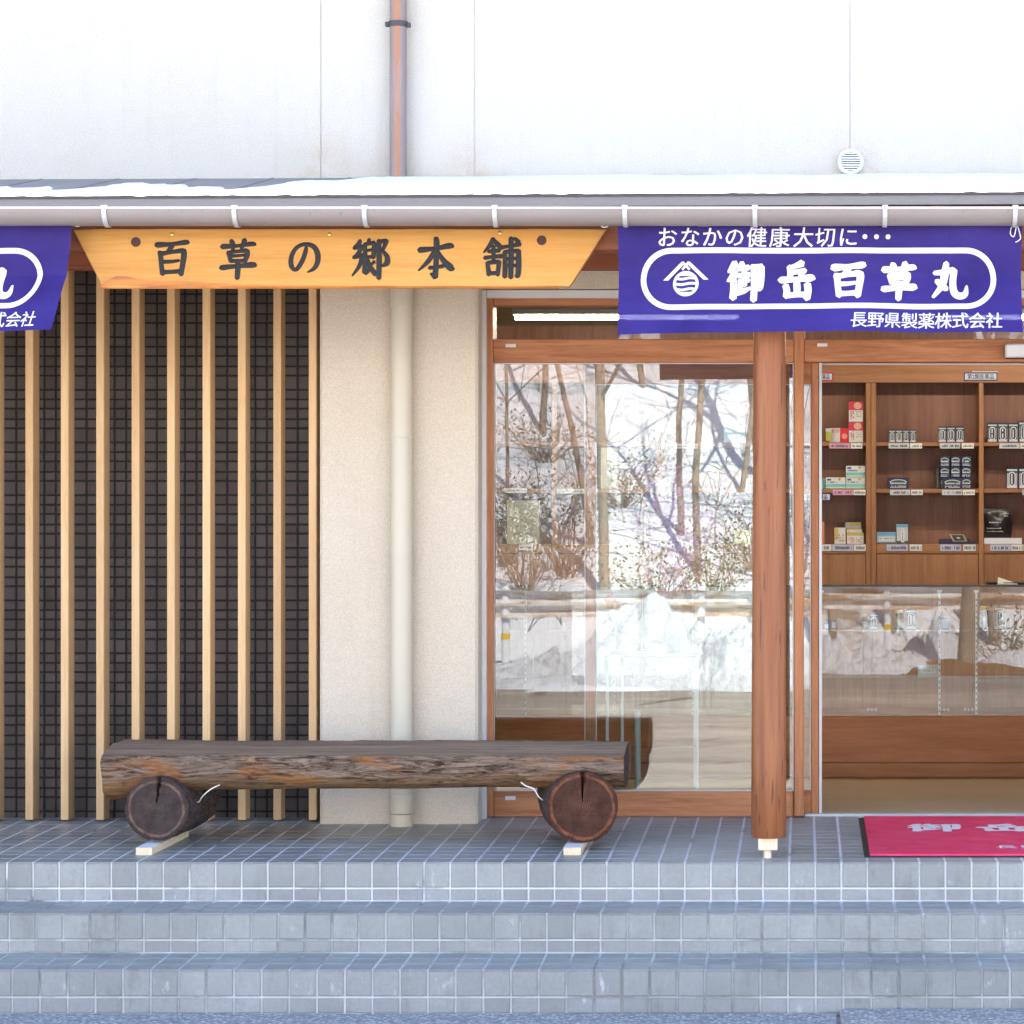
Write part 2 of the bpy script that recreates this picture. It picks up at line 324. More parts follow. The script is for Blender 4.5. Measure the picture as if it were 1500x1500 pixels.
def flat(c, rough=0.45):
    k = (tuple(round(v, 3) for v in c), rough)
    if k not in PAL: PAL[k] = plain('print_colour_%d' % len(PAL), c, rough, 0.4, var=0.04, scale=40)
    return PAL[k]

# ------------------------------------------------------------------ mesh helpers
class MB:
    def __init__(s): s.v = []; s.f = []; s.mi = []; s.sm = False
    def add(s, vs, fs, mi=0):
        o = len(s.v); s.v += [tuple(q) for q in vs]; s.f += [tuple(i + o for i in q) for q in fs]; s.mi += [mi] * len(fs); return s
    def box(s, x0, x1, y0, y1, z0, z1, mi=0):
        return s.add([(x0, y0, z0), (x1, y0, z0), (x1, y1, z0), (x0, y1, z0), (x0, y0, z1), (x1, y0, z1), (x1, y1, z1), (x0, y1, z1)],
                     [(0, 3, 2, 1), (4, 5, 6, 7), (0, 1, 5, 4), (1, 2, 6, 5), (2, 3, 7, 6), (3, 0, 4, 7)], mi)
    def rbox(s, x0, x1, y0, y1, z0, z1, b=0.004, mi=0):          # a box with chamfered edges
        bm = bmesh.new(); bmesh.ops.create_cube(bm, size=1.0)
        for q in bm.verts: q.co = Vector(((x0 + x1) / 2 + q.co.x * (x1 - x0), (y0 + y1) / 2 + q.co.y * (y1 - y0), (z0 + z1) / 2 + q.co.z * (z1 - z0)))
        b = min(b, 0.4 * min(x1 - x0, y1 - y0, z1 - z0))
        bmesh.ops.bevel(bm, geom=bm.edges[:], offset=b, segments=1, affect='EDGES', profile=0.5)
        bm.verts.index_update()
        s.add([q.co[:] for q in bm.verts], [[q.index for q in f.verts] for f in bm.faces], mi); bm.free(); return s
    def tube(s, pts, rad, n=8, cap=True, mi=0):
        pts = [Vector(p) for p in pts]; rr = rad if isinstance(rad, (list, tuple)) else [rad] * len(pts)
        vs = []; up = None
        for i, p in enumerate(pts):
            t = (pts[min(i + 1, len(pts) - 1)] - pts[max(i - 1, 0)]).normalized()
            if up is None:
                up = Vector((0, 0, 1)) if abs(t.z) < 0.9 else Vector((1, 0, 0))
            a = t.cross(up).normalized(); b = a.cross(t).normalized(); up = b
            for k in range(n):
                q = 2 * math.pi * k / n; vs.append(p + (a * math.cos(q) + b * math.sin(q)) * rr[i])
        fs = []
        for i in range(len(pts) - 1):
            for k in range(n):
                fs.append((i * n + k, i * n + (k + 1) % n, (i + 1) * n + (k + 1) % n, (i + 1) * n + k))
        if cap: fs += [tuple(range(n - 1, -1, -1)), tuple((len(pts) - 1) * n + k for k in range(n))]
        return s.add(vs, fs, mi)
    def lathe(s, prof, c, n=16, axis='Z', mi=0):                 # prof: (radius, height)
        vs = []
        for r, h in prof:
            for k in range(n):
                q = 2 * math.pi * k / n
                if axis == 'Z': vs.append((c[0] + r * math.cos(q), c[1] + r * math.sin(q), c[2] + h))
                else: vs.append((c[0] + r * math.cos(q), c[1] + h, c[2] + r * math.sin(q)))
        fs = []
        for i in range(len(prof) - 1):
            for k in range(n):
                q = (i * n + k, i * n + (k + 1) % n, (i + 1) * n + (k + 1) % n, (i + 1) * n + k)
                fs.append(q if axis == 'Z' else q[::-1])
        a = tuple(range(n)); b = tuple((len(prof) - 1) * n + k for k in range(n))
        fs += [a[::-1], b] if axis == 'Z' else [a, b[::-1]]
        return s.add(vs, fs, mi)
    def prism(s, poly, y0, y1, mi=0):                            # poly in (x, z), drawn counter-clockwise seen from the front
        n = len(poly); vs = [(x, y0, z) for x, z in poly] + [(x, y1, z) for x, z in poly]
        fs = [tuple(range(n)), tuple(range(2 * n - 1, n - 1, -1))] + [((k + 1) % n, k, n + k, n + (k + 1) % n) for k in range(n)]
        return s.add(vs, fs, mi)
    def mesh(s, name, mats):
        me = bpy.data.meshes.new(name); me.from_pydata(s.v, [], s.f)
        for m in (mats if isinstance(mats, (list, tuple)) else [mats]): me.materials.append(m)
        if any(s.mi):
            for p, q in zip(me.polygons, s.mi): p.material_index = q
        if s.sm:
            for p in me.polygons: p.use_smooth = True
        me.update(); return me
    def build(s, name, mats, parent=None, loc=None):
        me = s.mesh(name, mats)
        if loc is not None: me.transform(Matrix.Translation(-Vector(loc)))
        o = bpy.data.objects.new(name, me); COL.objects.link(o)
        if loc is not None: o.location = loc
        if parent is not None: child(o, parent)
        return o
def child(o, p):
    o.parent = p; o.matrix_parent_inverse = Matrix.Translation(-world_loc(p)); return o
def world_loc(p):
    v = Vector(p.location); q = p
    # parents here are only ever translated; matrix_parent_inverse undoes the parent's world offset, so locations stay world coordinates
    return v
def empty(name, loc=(0, 0, 0), parent=None):
    o = bpy.data.objects.new(name, None); COL.objects.link(o); o.location = loc; o.empty_display_size = 0.1
    if parent is not None: child(o, parent)
    return o
def tag(o, label=None, cat=None, group=None, kind=None):
    for k, v in (('label', label), ('category', cat), ('group', group), ('kind', kind)):
        if v: o[k] = v
    return o
def smooth(o, ang=40):
    for p in o.data.polygons: p.use_smooth = True
    try: o.data.set_sharp_from_angle(angle=R(ang))
    except Exception: pass
    return o
def pbox(x0, y0, x1, y1, Y0, Y1, b=0.003, mb=None, mi=0):       # a box whose front face covers these photo pixels at depth Y0
    a = px(x0, y1, Y0); c = px(x1, y0, Y0); mb = mb or MB()
    return mb.rbox(a[0], c[0], Y0, Y1, a[2], c[2], b, mi) if b else mb.box(a[0], c[0], Y0, Y1, a[2], c[2], mi)
def unit_tile(axis):                                             # unit tile with a bevelled face, front towards -Y or up
    i = 0.5 - 0.035
    vs = [(-.5, -.5, 0), (.5, -.5, 0), (.5, .5, 0), (-.5, .5, 0), (-.5, -.5, .55), (.5, -.5, .55), (.5, .5, .55), (-.5, .5, .55), (-i, -i, 1), (i, -i, 1), (i, i, 1), (-i, i, 1)]
    fs = [(0, 1, 5, 4), (1, 2, 6, 5), (2, 3, 7, 6), (3, 0, 4, 7), (4, 5, 9, 8), (5, 6, 10, 9), (6, 7, 11, 10), (7, 4, 8, 11), (8, 9, 10, 11)]
    if axis == 'Y': vs = [(x, -z, y) for x, y, z in vs]          # face towards -Y
    m = MB(); m.v = vs; m.f = fs; m.mi = [0] * len(fs); return m
UT_Y, UT_Z = unit_tile('Y'), unit_tile('Z')

# ------------------------------------------------------------------ brush lettering and type
def cr(pts, step=6):
    if len(pts) == 2:
        return [tuple(pts[0][k] + (pts[1][k] - pts[0][k]) * t / step for k in range(3)) for t in range(step + 1)]
    out = []; P = [pts[0]] + list(pts) + [pts[-1]]
    for i in range(1, len(P) - 2):
        for t in range(step):
            u = t / step
            out.append(tuple(0.5 * (2 * P[i][k] + (P[i + 1][k] - P[i - 1][k]) * u + (2 * P[i - 1][k] - 5 * P[i][k] + 4 * P[i + 1][k] - P[i + 2][k]) * u * u + (3 * P[i][k] - P[i - 1][k] - 3 * P[i + 1][k] + P[i + 2][k]) * u ** 3) for k in range(3)))
    out.append(pts[-1]); return out
GLYPH = {
 '百': [[(4,84,7),(12,86,10),(50,88,7),(88,93,9),(97,92,6)],[(52,86,8),(44,74,8),(32,63,4)],[(14,66,8),(18,58,9),(20,30,8),(24,3,9)],[(20,61,8),(50,66,7),(80,70,9)],[(82,72,9),(84,60,10),(80,30,9),(75,2,9)],[(24,38,7),(50,39,6),(70,42,5)],[(24,9,8),(50,10,7),(74,12,8)]],
 '草': [[(4,80,7),(12,81,9),(50,83,6),(86,88,8),(97,86,5)],[(30,98,6),(34,90,9),(36,72,6)],[(68,100,8),(64,88,8),(58,74,5)],[(22,66,7),(26,58,8),(30,40,7)],[(26,65,7),(50,68,6),(72,70,8)],[(74,71,8),(74,58,9),(68,40,7)],[(30,55,6),(50,56,5),(66,58,5)],[(30,42,7),(50,42,6),(68,43,7)],[(2,22,7),(10,24,9),(50,28,7),(88,31,10),(98,29,6)],[(49,44,8),(49,20,9),(47,-6,8)]],
 'の': [[(56,84,6),(54,70,9),(44,40,9),(28,14,9),(16,10,8),(7,24,10),(8,52,9),(24,80,8),(52,92,8),(80,84,10),(93,60,11),(92,32,10),(80,12,8),(60,1,3)]],
 '郷': [[(24,98,6),(18,86,8),(6,76,6)],[(6,76,6),(16,78,6),(28,82,7)],[(28,82,7),(18,62,7),(5,50,6)],[(5,51,6),(18,54,7),(30,58,7)],[(29,58,7),(22,30,7),(2,2,3)],[(48,101,6),(46,90,7)],[(36,88,7),(37,50,8),(36,10,9)],[(37,87,7),(50,89,6),(62,91,8)],[(62,91,8),(61,70,8),(59,50,7)],[(38,70,5),(58,72,5)],[(38,52,6),(59,53,6)],[(36,10,9),(44,14,7),(52,24,3)],[(44,46,5),(52,24,8),(66,5,9)],[(62,40,6),(54,32,4)],[(74,98,7),(75,50,9),(74,-6,8)],[(75,93,7),(88,96,7),(95,96,7)],[(95,97,8),(88,78,6),(84,70,5)],[(84,70,5),(96,54,8),(96,36,9),(82,28,4)]],
 '本': [[(3,70,7),(10,70,10),(50,74,7),(86,81,10),(97,79,6)],[(48,102,7),(52,92,10),(51,40,9),(48,-4,10)],[(48,70,7),(30,40,8),(3,14,3)],[(53,70,5),(70,42,9),(90,22,12),(99,18,5)],[(32,21,7),(50,23,6),(70,26,7)],[(48,-4,9),(36,6,4)]],
 '舗': [[(28,100,8),(18,82,7),(2,64,3)],[(28,97,6),(40,84,9),(52,74,6)],[(14,66,6),(44,69,7)],[(28,80,7),(28,44,7)],[(4,49,7),(26,52,6),(50,54,8)],[(12,37,7),(16,4,8)],[(13,36,7),(42,39,7)],[(43,40,8),(39,3,7)],[(16,8,7),(40,9,7)],[(54,78,6),(76,81,6),(99,86,8)],[(84,102,5),(95,90,9)],[(75,102,8),(75,50,9),(74,-4,8)],[(58,66,7),(59,30,8),(58,-2,8)],[(59,65,7),(94,68,7)],[(95,69,8),(95,30,9),(93,2,8),(86,3,4)],[(60,46,6),(92,48,6)],[(60,28,6),(92,29,6)]],
 '御': [[(22,100,12),(14,86,12),(2,74,5)],[(22,76,12),(14,62,12),(0,48,5)],[(15,62,12),(17,30,12),(15,-2,13)],[(42,100,10),(32,80,8)],[(32,84,9),(60,88,10)],[(27,64,9),(62,68,10)],[(47,86,10),(47,36,10)],[(47,50,8),(60,52,9)],[(35,52,9),(36,20,10)],[(26,14,11),(46,20,10),(64,30,5)],[(68,88,11),(84,90,9),(97,90,11)],[(95,90,12),(94,55,12),(90,28,11),(80,28,6)],[(74,90,12),(75,40,12),(73,-8,12)]],
 '岳': [[(66,100,13),(46,92,9),(28,88,6)],[(30,90,11),(32,70,11),(28,54,10)],[(30,74,9),(54,76,9),(74,79,10)],[(64,78,11),(62,54,10)],[(0,52,8),(10,52,13),(50,54,10),(88,58,14),(100,56,7)],[(50,46,12),(51,26,13),(50,8,11)],[(18,36,12),(22,20,12),(20,2,12)],[(20,6,12),(50,8,10),(80,9,12)],[(80,40,13),(82,20,13),(78,-4,13)]],
 '丸': [[(40,100,10),(36,70,14),(28,36,12),(2,2,6)],[(6,72,8),(30,74,10),(60,80,11)],[(62,80,12),(58,40,12),(62,14,13),(76,4,13),(92,10,11),(97,34,4)],[(12,50,9),(26,38,13),(40,24,10)]],
}
def strokes(ch, bold=1.0):
    out = []
    for st in GLYPH[ch]:
        P = cr([(x, y, w * bold) for x, y, w in st]); L = []; Rr = []
        for i, (x, y, w_) in enumerate(P):
            a = P[max(i - 1, 0)]; b = P[min(i + 1, len(P) - 1)]; dx, dy = b[0] - a[0], b[1] - a[1]; l = math.hypot(dx, dy) or 1
            dx, dy = dx / l, dy / l; L.append((x - dy * w_ * 0.62, y + dx * w_ * 0.62)); Rr.append((x + dy * w_ * 0.62, y - dx * w_ * 0.62))
        a = P[0]; b = P[1]; l = math.hypot(b[0] - a[0], b[1] - a[1]) or 1
        s0 = (a[0] - (b[0] - a[0]) / l * a[2] * 0.45, a[1] - (b[1] - a[1]) / l * a[2] * 0.45)
        a = P[-1]; b = P[-2]; l = math.hypot(b[0] - a[0], b[1] - a[1]) or 1
        s1 = (a[0] - (b[0] - a[0]) / l * a[2] * 0.45, a[1] - (b[1] - a[1]) / l * a[2] * 0.45)
        out.append((L, Rr, [(p[0], p[1]) for p in P], s0, s1))
    return out
def glyph_mesh(ch, mapf, size, cx, cy, lift, dome, bold=1.0, side=0.0):   # mapf(u, v, height) -> point; u, v in the sign's own units
    mb = MB(); k = size / 100.0
    def T(p, h): return mapf(cx + (p[0] - 50) * k, cy + (p[1] - 47) * k, h)
    for si, (L, Rr, C, s0, s1) in enumerate(strokes(ch, bold)):
        n = len(C); e = lift + si * 0.00012
        vs = [T(p, e) for p in L] + [T(p, e + dome) for p in C] + [T(p, e) for p in Rr] + [T(s0, e), T(s1, e)]
        fs = []
        for i in range(n - 1):
            fs += [(n + i, n + i + 1, i + 1, i), (2 * n + i, 2 * n + i + 1, n + i + 1, n + i)]
        fs += [(3 * n, n, 0), (3 * n, 2 * n, n), (3 * n + 1, n - 1, 2 * n - 1), (3 * n + 1, 2 * n - 1, 3 * n - 1)]
        o = len(vs)
        if side:                                               # skirts down to the board, so the letters have body
            ring = [3 * n] + list(range(n)) + [3 * n + 1] + list(range(3 * n - 1, 2 * n - 1, -1))
            pts = [s0] + L + [s1] + Rr[::-1]
            vs += [T(p, e - side) for p in pts]
            m_ = len(ring); fs += [(ring[q], o + q, o + (q + 1) % m_, ring[(q + 1) % m_]) for q in range(m_)]
        mb.add(vs, fs)
    return mb
def type_mesh(txt, mapf, size, cx, cy, lift, bold=0.0, width=None, shear=0.0):   # set in Blender's own built-in type
    c = bpy.data.curves.new('type', 'FONT'); c.body = txt; c.resolution_u = 2; c.align_x = 'CENTER'; c.fill_mode = 'FRONT'
    o = bpy.data.objects.new('type', c); COL.objects.link(o)
    dg = bpy.context.evaluated_depsgraph_get(); dg.update(); ev = o.evaluated_get(dg); me = ev.to_mesh()
    vs = [v.co.copy() for v in me.vertices]; fs = [tuple(p.vertices) for p in me.polygons]; ev.to_mesh_clear()
    bpy.data.objects.remove(o); bpy.data.curves.remove(c)
    mb = MB()
    if not vs: return mb
    x0 = min(v.x for v in vs); x1 = max(v.x for v in vs); kx = (width / (x1 - x0)) if width else size; mid = (x0 + x1) / 2
    n = len(vs)
    for j, (ox, oy) in enumerate([(0, 0)] if not bold else [(-bold, 0), (bold, 0), (0, bold * .7)]):        # bolder by doubling the strokes
        mb.add([mapf(cx + (v.x - mid + ox) * kx + (v.y - 0.38) * shear * size, cy + (v.y - 0.38 + oy) * size, lift + abs(size) * 0.0 + j * 0.0001) for v in vs], fs)
    return mb

# ================================================================== the ground
g = MB(); g.add([(-250, 60, GZ), (-250, -250, GZ), (250, -250, GZ), (250, 60, GZ)], [(0, 1, 2, 3)])
tag(g.build('ground', M['ground']), kind='structure', label='worn grey asphalt forecourt before the steps')
apron = tag(empty('paved_apron', (0, -0.7, GZ)), kind='structure', label='washed gravel concrete strip at the foot of the steps')
JX = px(1228, 1490, -0.63)[0]
MB().rbox(-7, JX - 0.006, -1.3, -0.634, GZ - 0.1, GZ + 0.004, 0.004).build('paving_slab', M['pebble'], apron)
MB().rbox(JX + 0.006, 4, -1.3, -0.634, GZ - 0.1, GZ + 0.022, 0.01).build('paving_slab', M['pebble'], apron)

# ================================================================== the tiled steps
steps = tag(empty('entrance_steps', (0, -0.3, GZ)), 'three low steps faced with square grey tiles and pale joints', 'steps')
XA, XB, TP, PH, TT = -5.2, 3.2, 0.1, -0.063, 0.0045
zA, zB = -0.149, -0.301            # feet of the upper two risers
fr = [(0.0, 0.0, zA), (-0.31, -0.153, zB), (-0.62, -0.314, GZ)]    # front edge Y, its height, foot of the riser
body = MB()
body.add([(XA, TT, -0.6), (XB, TT, -0.6), (XB, 1.46, -0.6), (XA, 1.46, -0.6), (XA, TT, -.0012), (XB, TT, -.0012), (XB, 1.46, fz(1.46) - .0012), (XA, 1.46, fz(1.46) - .0012)],
         [(4, 5, 6, 7), (0, 1, 5, 4), (1, 2, 6, 5), (3, 0, 4, 7)])
body.add([(XA, -0.31 + TT, -0.6), (XB, -0.31 + TT, -0.6), (XB, 0.01, zA - .0012), (XA, 0.01, zA - .0012), (XA, -0.31 + TT, -0.153 - .0012), (XB, -0.31 + TT, -0.153 - .0012), (XB, 0.01, -0.6), (XA, 0.01, -0.6)],
         [(4, 5, 2, 3), (0, 1, 5, 4), (1, 6, 2, 5), (0, 4, 3, 7)])
body.add([(XA, -0.62 + TT, -0.6), (XB, -0.62 + TT, -0.6), (XB, -0.3, zB - .0012), (XA, -0.3, zB - .0012), (XA, -0.62 + TT, -0.314 - .0012), (XB, -0.62 + TT, -0.314 - .0012), (XB, -0.3, -0.6), (XA, -0.3, -0.6)],
         [(4, 5, 2, 3), (0, 1, 5, 4), (1, 6, 2, 5), (0, 4, 3, 7)])
body.build('joint_bed', M['grout'], steps)
tiles = []                                # (mesh, centre, scale, pitch angle, share in the picture)
k0 = int((XA - PH) / TP) + 1; k1 = int((XB - PH) / TP) - 1
J = 0.0075
for k in range(k0, k1 + 1):
    xc = PH + k * TP + TP / 2; seen = -3.35 < xc < 1.0
    for (Y, zt, zb) in fr:
        top = zt - 0.0045
        jit = lambda a: random.uniform(-a, a)
        h1 = 0.1 - J
        tiles.append(('Y', (xc + jit(.0006), Y + TT + jit(.0004), top - h1 / 2), (TP - J, TT + 0.0015, h1), 0, 10 if seen else 0))
        h2 = (top - 0.1) - zb - 0.003
        tiles.append(('Y', (xc + jit(.0006), Y + TT + jit(.0004), zb + 0.003 + h2 / 2), (TP - J, TT + 0.001, h2), 0, 8 if seen else 0))
    for (Ya, za, Yb, zb_) in ((0.0, 0.0, 1.4, fz(1.4)), (-0.31, -0.153, 0.0, zA), (-0.62, -0.314, -0.31, zB)):
        n = int(round((Yb - Ya) / TP)); sl = (zb_ - za) / (Yb - Ya)
        for r in range(n):
            yc = Ya + r * TP + TP / 2; d = TP - J
            if r == 0: yc = Ya + (TP - J / 2) / 2 - 0.001; d = TP - J / 2 + 0.002          # the nosing tile laps the riser
            tiles.append(('Z', (xc + random.uniform(-.0006, .0006), yc, za + (yc - Ya) * sl - TT), (TP - J, d, TT + random.uniform(-.0003, .0004)), math.atan(sl), (6 if r == 0 and Ya < 0 else 3 if r == 0 else 1) if seen else 0))
tiles.sort(key=lambda t: -t[4])
meY, meZ = UT_Y.mesh('tile', M['steptile']), UT_Z.mesh('tile', M['steptile'])
rest = MB()
for i, (ax, c, s3, a, sh) in enumerate(tiles):
    if i < 300:
        o = bpy.data.objects.new('tile', meY if ax == 'Y' else meZ); COL.objects.link(o)
        o.location = c; o.scale = s3; o.rotation_euler = (a + random.uniform(-.004, .004) * (ax == 'Y'), random.uniform(-.006, .006) * (ax == 'Y'), random.uniform(-.004, .004)); child(o, steps)
    else:
        u = UT_Y if ax == 'Y' else UT_Z; mt = Matrix.Translation(c) @ Matrix.Rotation(a, 4, 'X') @ Matrix.Diagonal((*s3, 1))
        rest.add([mt @ Vector(v) for v in u.v], u.f)
tag(rest.build('floor_tiles', M['steptile'], steps), kind='stuff')

# ================================================================== the shop building
B = tag(empty('shop_building', (0, 1.4, 0)), 'cream stucco shop building with porch roof, dark tile wall and wood framed entrance', 'building')
EY = -0.10                                 # the eaves line
def zr(X, Y):                              # top of the porch roof
    return 2.5355 + 0.0044 * (X + 2.9) + (Y - EY) * 0.1866
# upper wall in panels
UW = empty('upper_wall', (0, 1.3, 2.7), B)
MB().box(-7, 6, 1.2035, 1.4, 2.62, 4.0).build('joint_backing', plain('joint_sealant', (0.48, 0.445, 0.39), 0.8, 0.2), UW)
JX3 = [-7] + [px(q, 130, 1.2)[0] for q in (470, 695, 1245)] + [6]
for i in range(4):
    MB().rbox(JX3[i] + 0.0025, JX3[i + 1] - 0.0025, 1.2, 1.203, 2.63, 4.0, 0.0015).build('wall_panel', M['upper'], UW)
# pillar, lintel, side and back walls
MB().rbox(px(468, 1208, 1.13)[0], px(700, 1208, 1.13)[0], 1.13, 1.5, -0.05, 2.66, 0.012).build('stucco_pillar', M['stucco'], B)
PX0, PX1 = px(468, 1208, 1.13)[0], px(700, 1208, 1.13)[0]
MB().box(PX1 + 0.001, 4.0, 1.27, 1.46, px(0, 423, 1.27)[2], 2.66).build('lintel_wall', M['stucco'], B)
sh = MB()
sh.box(-7, -6.8, 1.41, 9, -0.5, 4.0).box(5.8, 6, 1.41, 9, -0.5, 4.0).box(-6.8, 5.8, 8.8, 9, -0.5, 4.0).box(2.75, 5.8, 1.3, 1.5, -0.5, 2.62)
sh.build('outer_wall', M['stucco'], B)
mr = MB().rbox(-7.4, 6.4, 1.02, 9.4, 4.005, 4.13, 0.02).build('unseen_main_roof', M['roofmetal'], B)  # out-of-view roof, its height set so the sun just reaches the eaves
# room shell
rm = MB()
rm.box(-2.3, -2.1, 1.56, 5.5, 0.0, 2.75).box(2.9, 3.1, 1.52, 5.5, 0.0, 2.75).box(-2.1, 2.9, 5.3, 5.5, 0.0, 2.75)
rm.build('room_wall', M['ceil'], B)
MB().box(-2.1, 2.9, 1.41, 5.3, 2.66, 2.74).build('room_ceiling', M['ceil'], B)
IF = 0.036
MB().box(-2.1, 2.9, 1.47, 5.3, -0.2, IF).build('room_floor', M['floor_wood'], B)
# dark tile wall: rows and columns of uneven width as in the photograph
TW = empty('tile_wall', (-4, 1.4, 0), B); YT = 1.333
MB().box(-7, PX0 - 0.002, YT + 0.006, 1.55, -0.3, 2.66).build('groove_backing', M['groove'], TW)
s_t = sc(YT); rowh = [14, 13.5, 15.5, 13.2, 21]; colw = [21, 20, 17, 23, 22]
rows = []; y = 493.8
while y > 380:
    for q in (21, 13.2, 15.5, 13.5, 14): y -= q
yy = y; i = 0
while yy < 1202:
    h = rowh[i % 5]; rows.append((yy, min(yy + h, 1203.5))); yy += h; i += 1
cols = []; x = 24.0 - 103.0 * 12; i = 0
while x < 466:
    q = colw[i % 5]; cols.append((x, min(x + q, 466.5))); x += q; i += 1
SL = [(37.0 + 51.9 * k) for k in range(-12, 9)]
wt = []
for (ra, rb) in rows:
    for (ca, cb) in cols:
        if cb - ca < 4 or rb - ra < 4 or rb < 385: continue
        a = px(ca + 1.3, rb - 1.3, YT); b = px(cb - 1.3, ra + 1.3, YT)
        vis = 0.0
        if cb > 0:
            xs = [q for q in range(int(ca), int(cb) + 1)]
            vis = sum(1 for q in xs if q >= 0 and not any(s_ - 1 <= q <= s_ + 20.5 for s_ in SL)) * (rb - ra)
            if 1085 < rb and ca > 140: vis *= 0.2
            if rb < 425: vis *= 0.1
        wt.append((vis + random.random(), (a[0] + b[0]) / 2, (a[2] + b[2]) / 2, b[0] - a[0], b[2] - a[2]))
wt.sort(key=lambda t: -t[0])
meW = UT_Y.mesh('wall_tile', M['walltile']); rest = MB()
for i, (vis, X, Z, sx, sz) in enumerate(wt):
    dd = 0.007 + random.uniform(-.0008, .0008)
    if i < 300:
        o = bpy.data.objects.new('wall_tile', meW); COL.objects.link(o); o.location = (X, YT + 0.006, Z); o.scale = (sx, dd, sz); child(o, TW)
    else:
        rest.add([(X + v[0] * sx, YT + 0.006 + v[1] * dd, Z + v[2] * sz) for v in UT_Y.v], UT_Y.f)
tag(rest.build('further_wall_tiles', M['walltile'], TW), kind='stuff')
# slat screen
SS = empty('slat_screen', (-3, 1.2, 0), B)
YS = 1.185
for k, q in enumerate(SL):
    a = px(q, 1201.3, YS)
    z1 = 2.44
    MB().rbox(a[0], a[0] + 11.4 / sc(YS), YS, YS + 0.098, a[2], z1, 0.0022).build('slat', M['slat'], SS)
# porch roof
PR = empty('porch_roof', (0, 0, 2.5), B)
def roofslab(Y0, Y1, t0, t1, name, mat, x0=-7, x1=6):
    m = MB(); vs = []
    for X in (x0, x1):
        for Y in (Y0, Y1):
            vs += [(X, Y, zr(X, Y) - t0), (X, Y, zr(X, Y) - t1)]
    m.add(vs, [(0, 4, 6, 2), (1, 3, 7, 5), (0, 1, 5, 4), (2, 6, 7, 3), (0, 2, 3, 1), (4, 5, 7, 6)]); return m.build(name, mat, PR)
roofslab(EY, 1.2, 0.0, 0.012, 'roof_sheet', M['roofmetal'])
roofslab(EY + .03, 1.2, 0.013, 0.03, 'soffit_board', M['rafter'])
fm = MB(); vs = []
for X in (-7, 6): vs += [(X, EY - .008, zr(X, EY - .008) - 0.004), (X, EY - .008, zr(X, EY - .008) - 0.040), (X, EY + .035, zr(X, EY) - 0.0125), (X, EY + .035, zr(X, EY) - 0.040)]
fm.add(vs, [(0, 1, 5, 4), (0, 4, 6, 2), (1, 3, 7, 5), (2, 6, 7, 3)]); fm.build('fascia', M['roofmetal'], PR)
dm = MB(); vs = []
for X in (-7, 6): vs += [(X, EY - .020, zr(X, EY) + 0.0015), (X, EY - .020, zr(X, EY) - 0.006), (X, EY - .0085, zr(X, EY) + 0.003), (X, EY - .0085, zr(X, EY) - 0.006)]
dm.add(vs, [(0, 1, 5, 4), (0, 4, 6, 2), (1, 3, 7, 5), (2, 6, 7, 3)]); dm.build('drip_edge', M['dark'], PR)
X = -6.8
while X < 5.8:
    r = MB(); vs = []
    for Y in (EY + .06, 1.19):
        for xx in (X, X + 0.045): vs += [(xx, Y, zr(xx, Y) - 0.0305), (xx, Y, zr(xx, Y) - 0.085)]
    r.add(vs, [(0, 2, 3, 1), (4, 5, 7, 6), (0, 1, 5, 4), (2, 6, 7, 3), (1, 3, 7, 5)]); r.build('rafter', M['rafter'], PR); X += 0.455
X = -6.9
while X < 5.9:                                  # standing seams
    r = MB(); vs = []
    for Y in (EY + .01, 1.19):
        for xx in (X, X + 0.012): vs += [(xx, Y, zr(xx, Y) + 0.003), (xx, Y, zr(xx, Y) - 0.001)]
    r.add(vs, [(0, 1, 3, 2), (4, 6, 7, 5), (0, 4, 5, 1), (2, 3, 7, 6), (0, 2, 6, 4)]); r.build('roof_seam', M['roofmetal'], PR); X += 0.33
zg0 = px(0, 366, 0.06)[2]; zl0 = px(0, 393, 1.0)[2]
MB().rbox(-6.9, 5.9, 0.062, 0.2, zg0, zg0 + 0.115, 0.006).build('porch_girder', M['girder'], B)
MB().rbox(-6.9, 5.9, 1.0, 1.12, zl0, zl0 + 0.21, 0.006).build('ledger_beam', M['girder'], B)
# gutter
GU = empty('gutter', (0, EY - .08, 2.4), B)
GY, GR = EY - 0.082, 0.0595; GZc = px(0, 305.0, GY - GR)[2]
prof = [(GY + GR * math.cos(t), GZc + GR * math.sin(t)) for t in [math.pi + math.pi * q / 18 for q in range(19)]]
inn = [(GY + (GR - 0.003) * math.cos(t), GZc + (GR - 0.003) * math.sin(t)) for t in [math.pi + math.pi * q / 18 for q in range(19)]]
loop = prof + inn[::-1]; m = MB(); n = len(loop)
m.add([(-6.95, y_, z_) for y_, z_ in loop] + [(5.95, y_, z_) for y_, z_ in loop], [(k, (k + 1) % n, n + (k + 1) % n, n + k) for k in range(n)] + [tuple(range(n - 1, -1, -1)), tuple(range(n, 2 * n))])
smooth(m.build('trough', M['gutter'], GU), 50)
smooth(MB().tube([(-6.95, GY - GR - 0.001, GZc + 0.001), (5.95, GY - GR - 0.001, GZc + 0.001)], 0.0042, 8).build('rolled_rim', plain('highlit_gutter_rim', (0.62, 0.55, 0.54), 0.25, 0.6, var=0.04), GU))  # sun highlight along the lip put into its paler colour
for q in (1030, 350.0):
    c = MB(); xx = px(q, 300, GY)[0]
    lp = [(GY + (GR + 0.002) * math.cos(t), GZc + (GR + 0.002) * math.sin(t)) for t in [math.pi * 0.98 + math.pi * 1.02 * z / 14 for z in range(15)]]
    c.add([(xx - 0.02, a, b) for a, b in lp] + [(xx + 0.02, a, b) for a, b in lp], [(k, k + 1, 15 + k + 1, 15 + k) for k in range(14)]); 
    if q == 1030: smooth(c.build('joint_sleeve', M['gutter'], GU))
bk = None
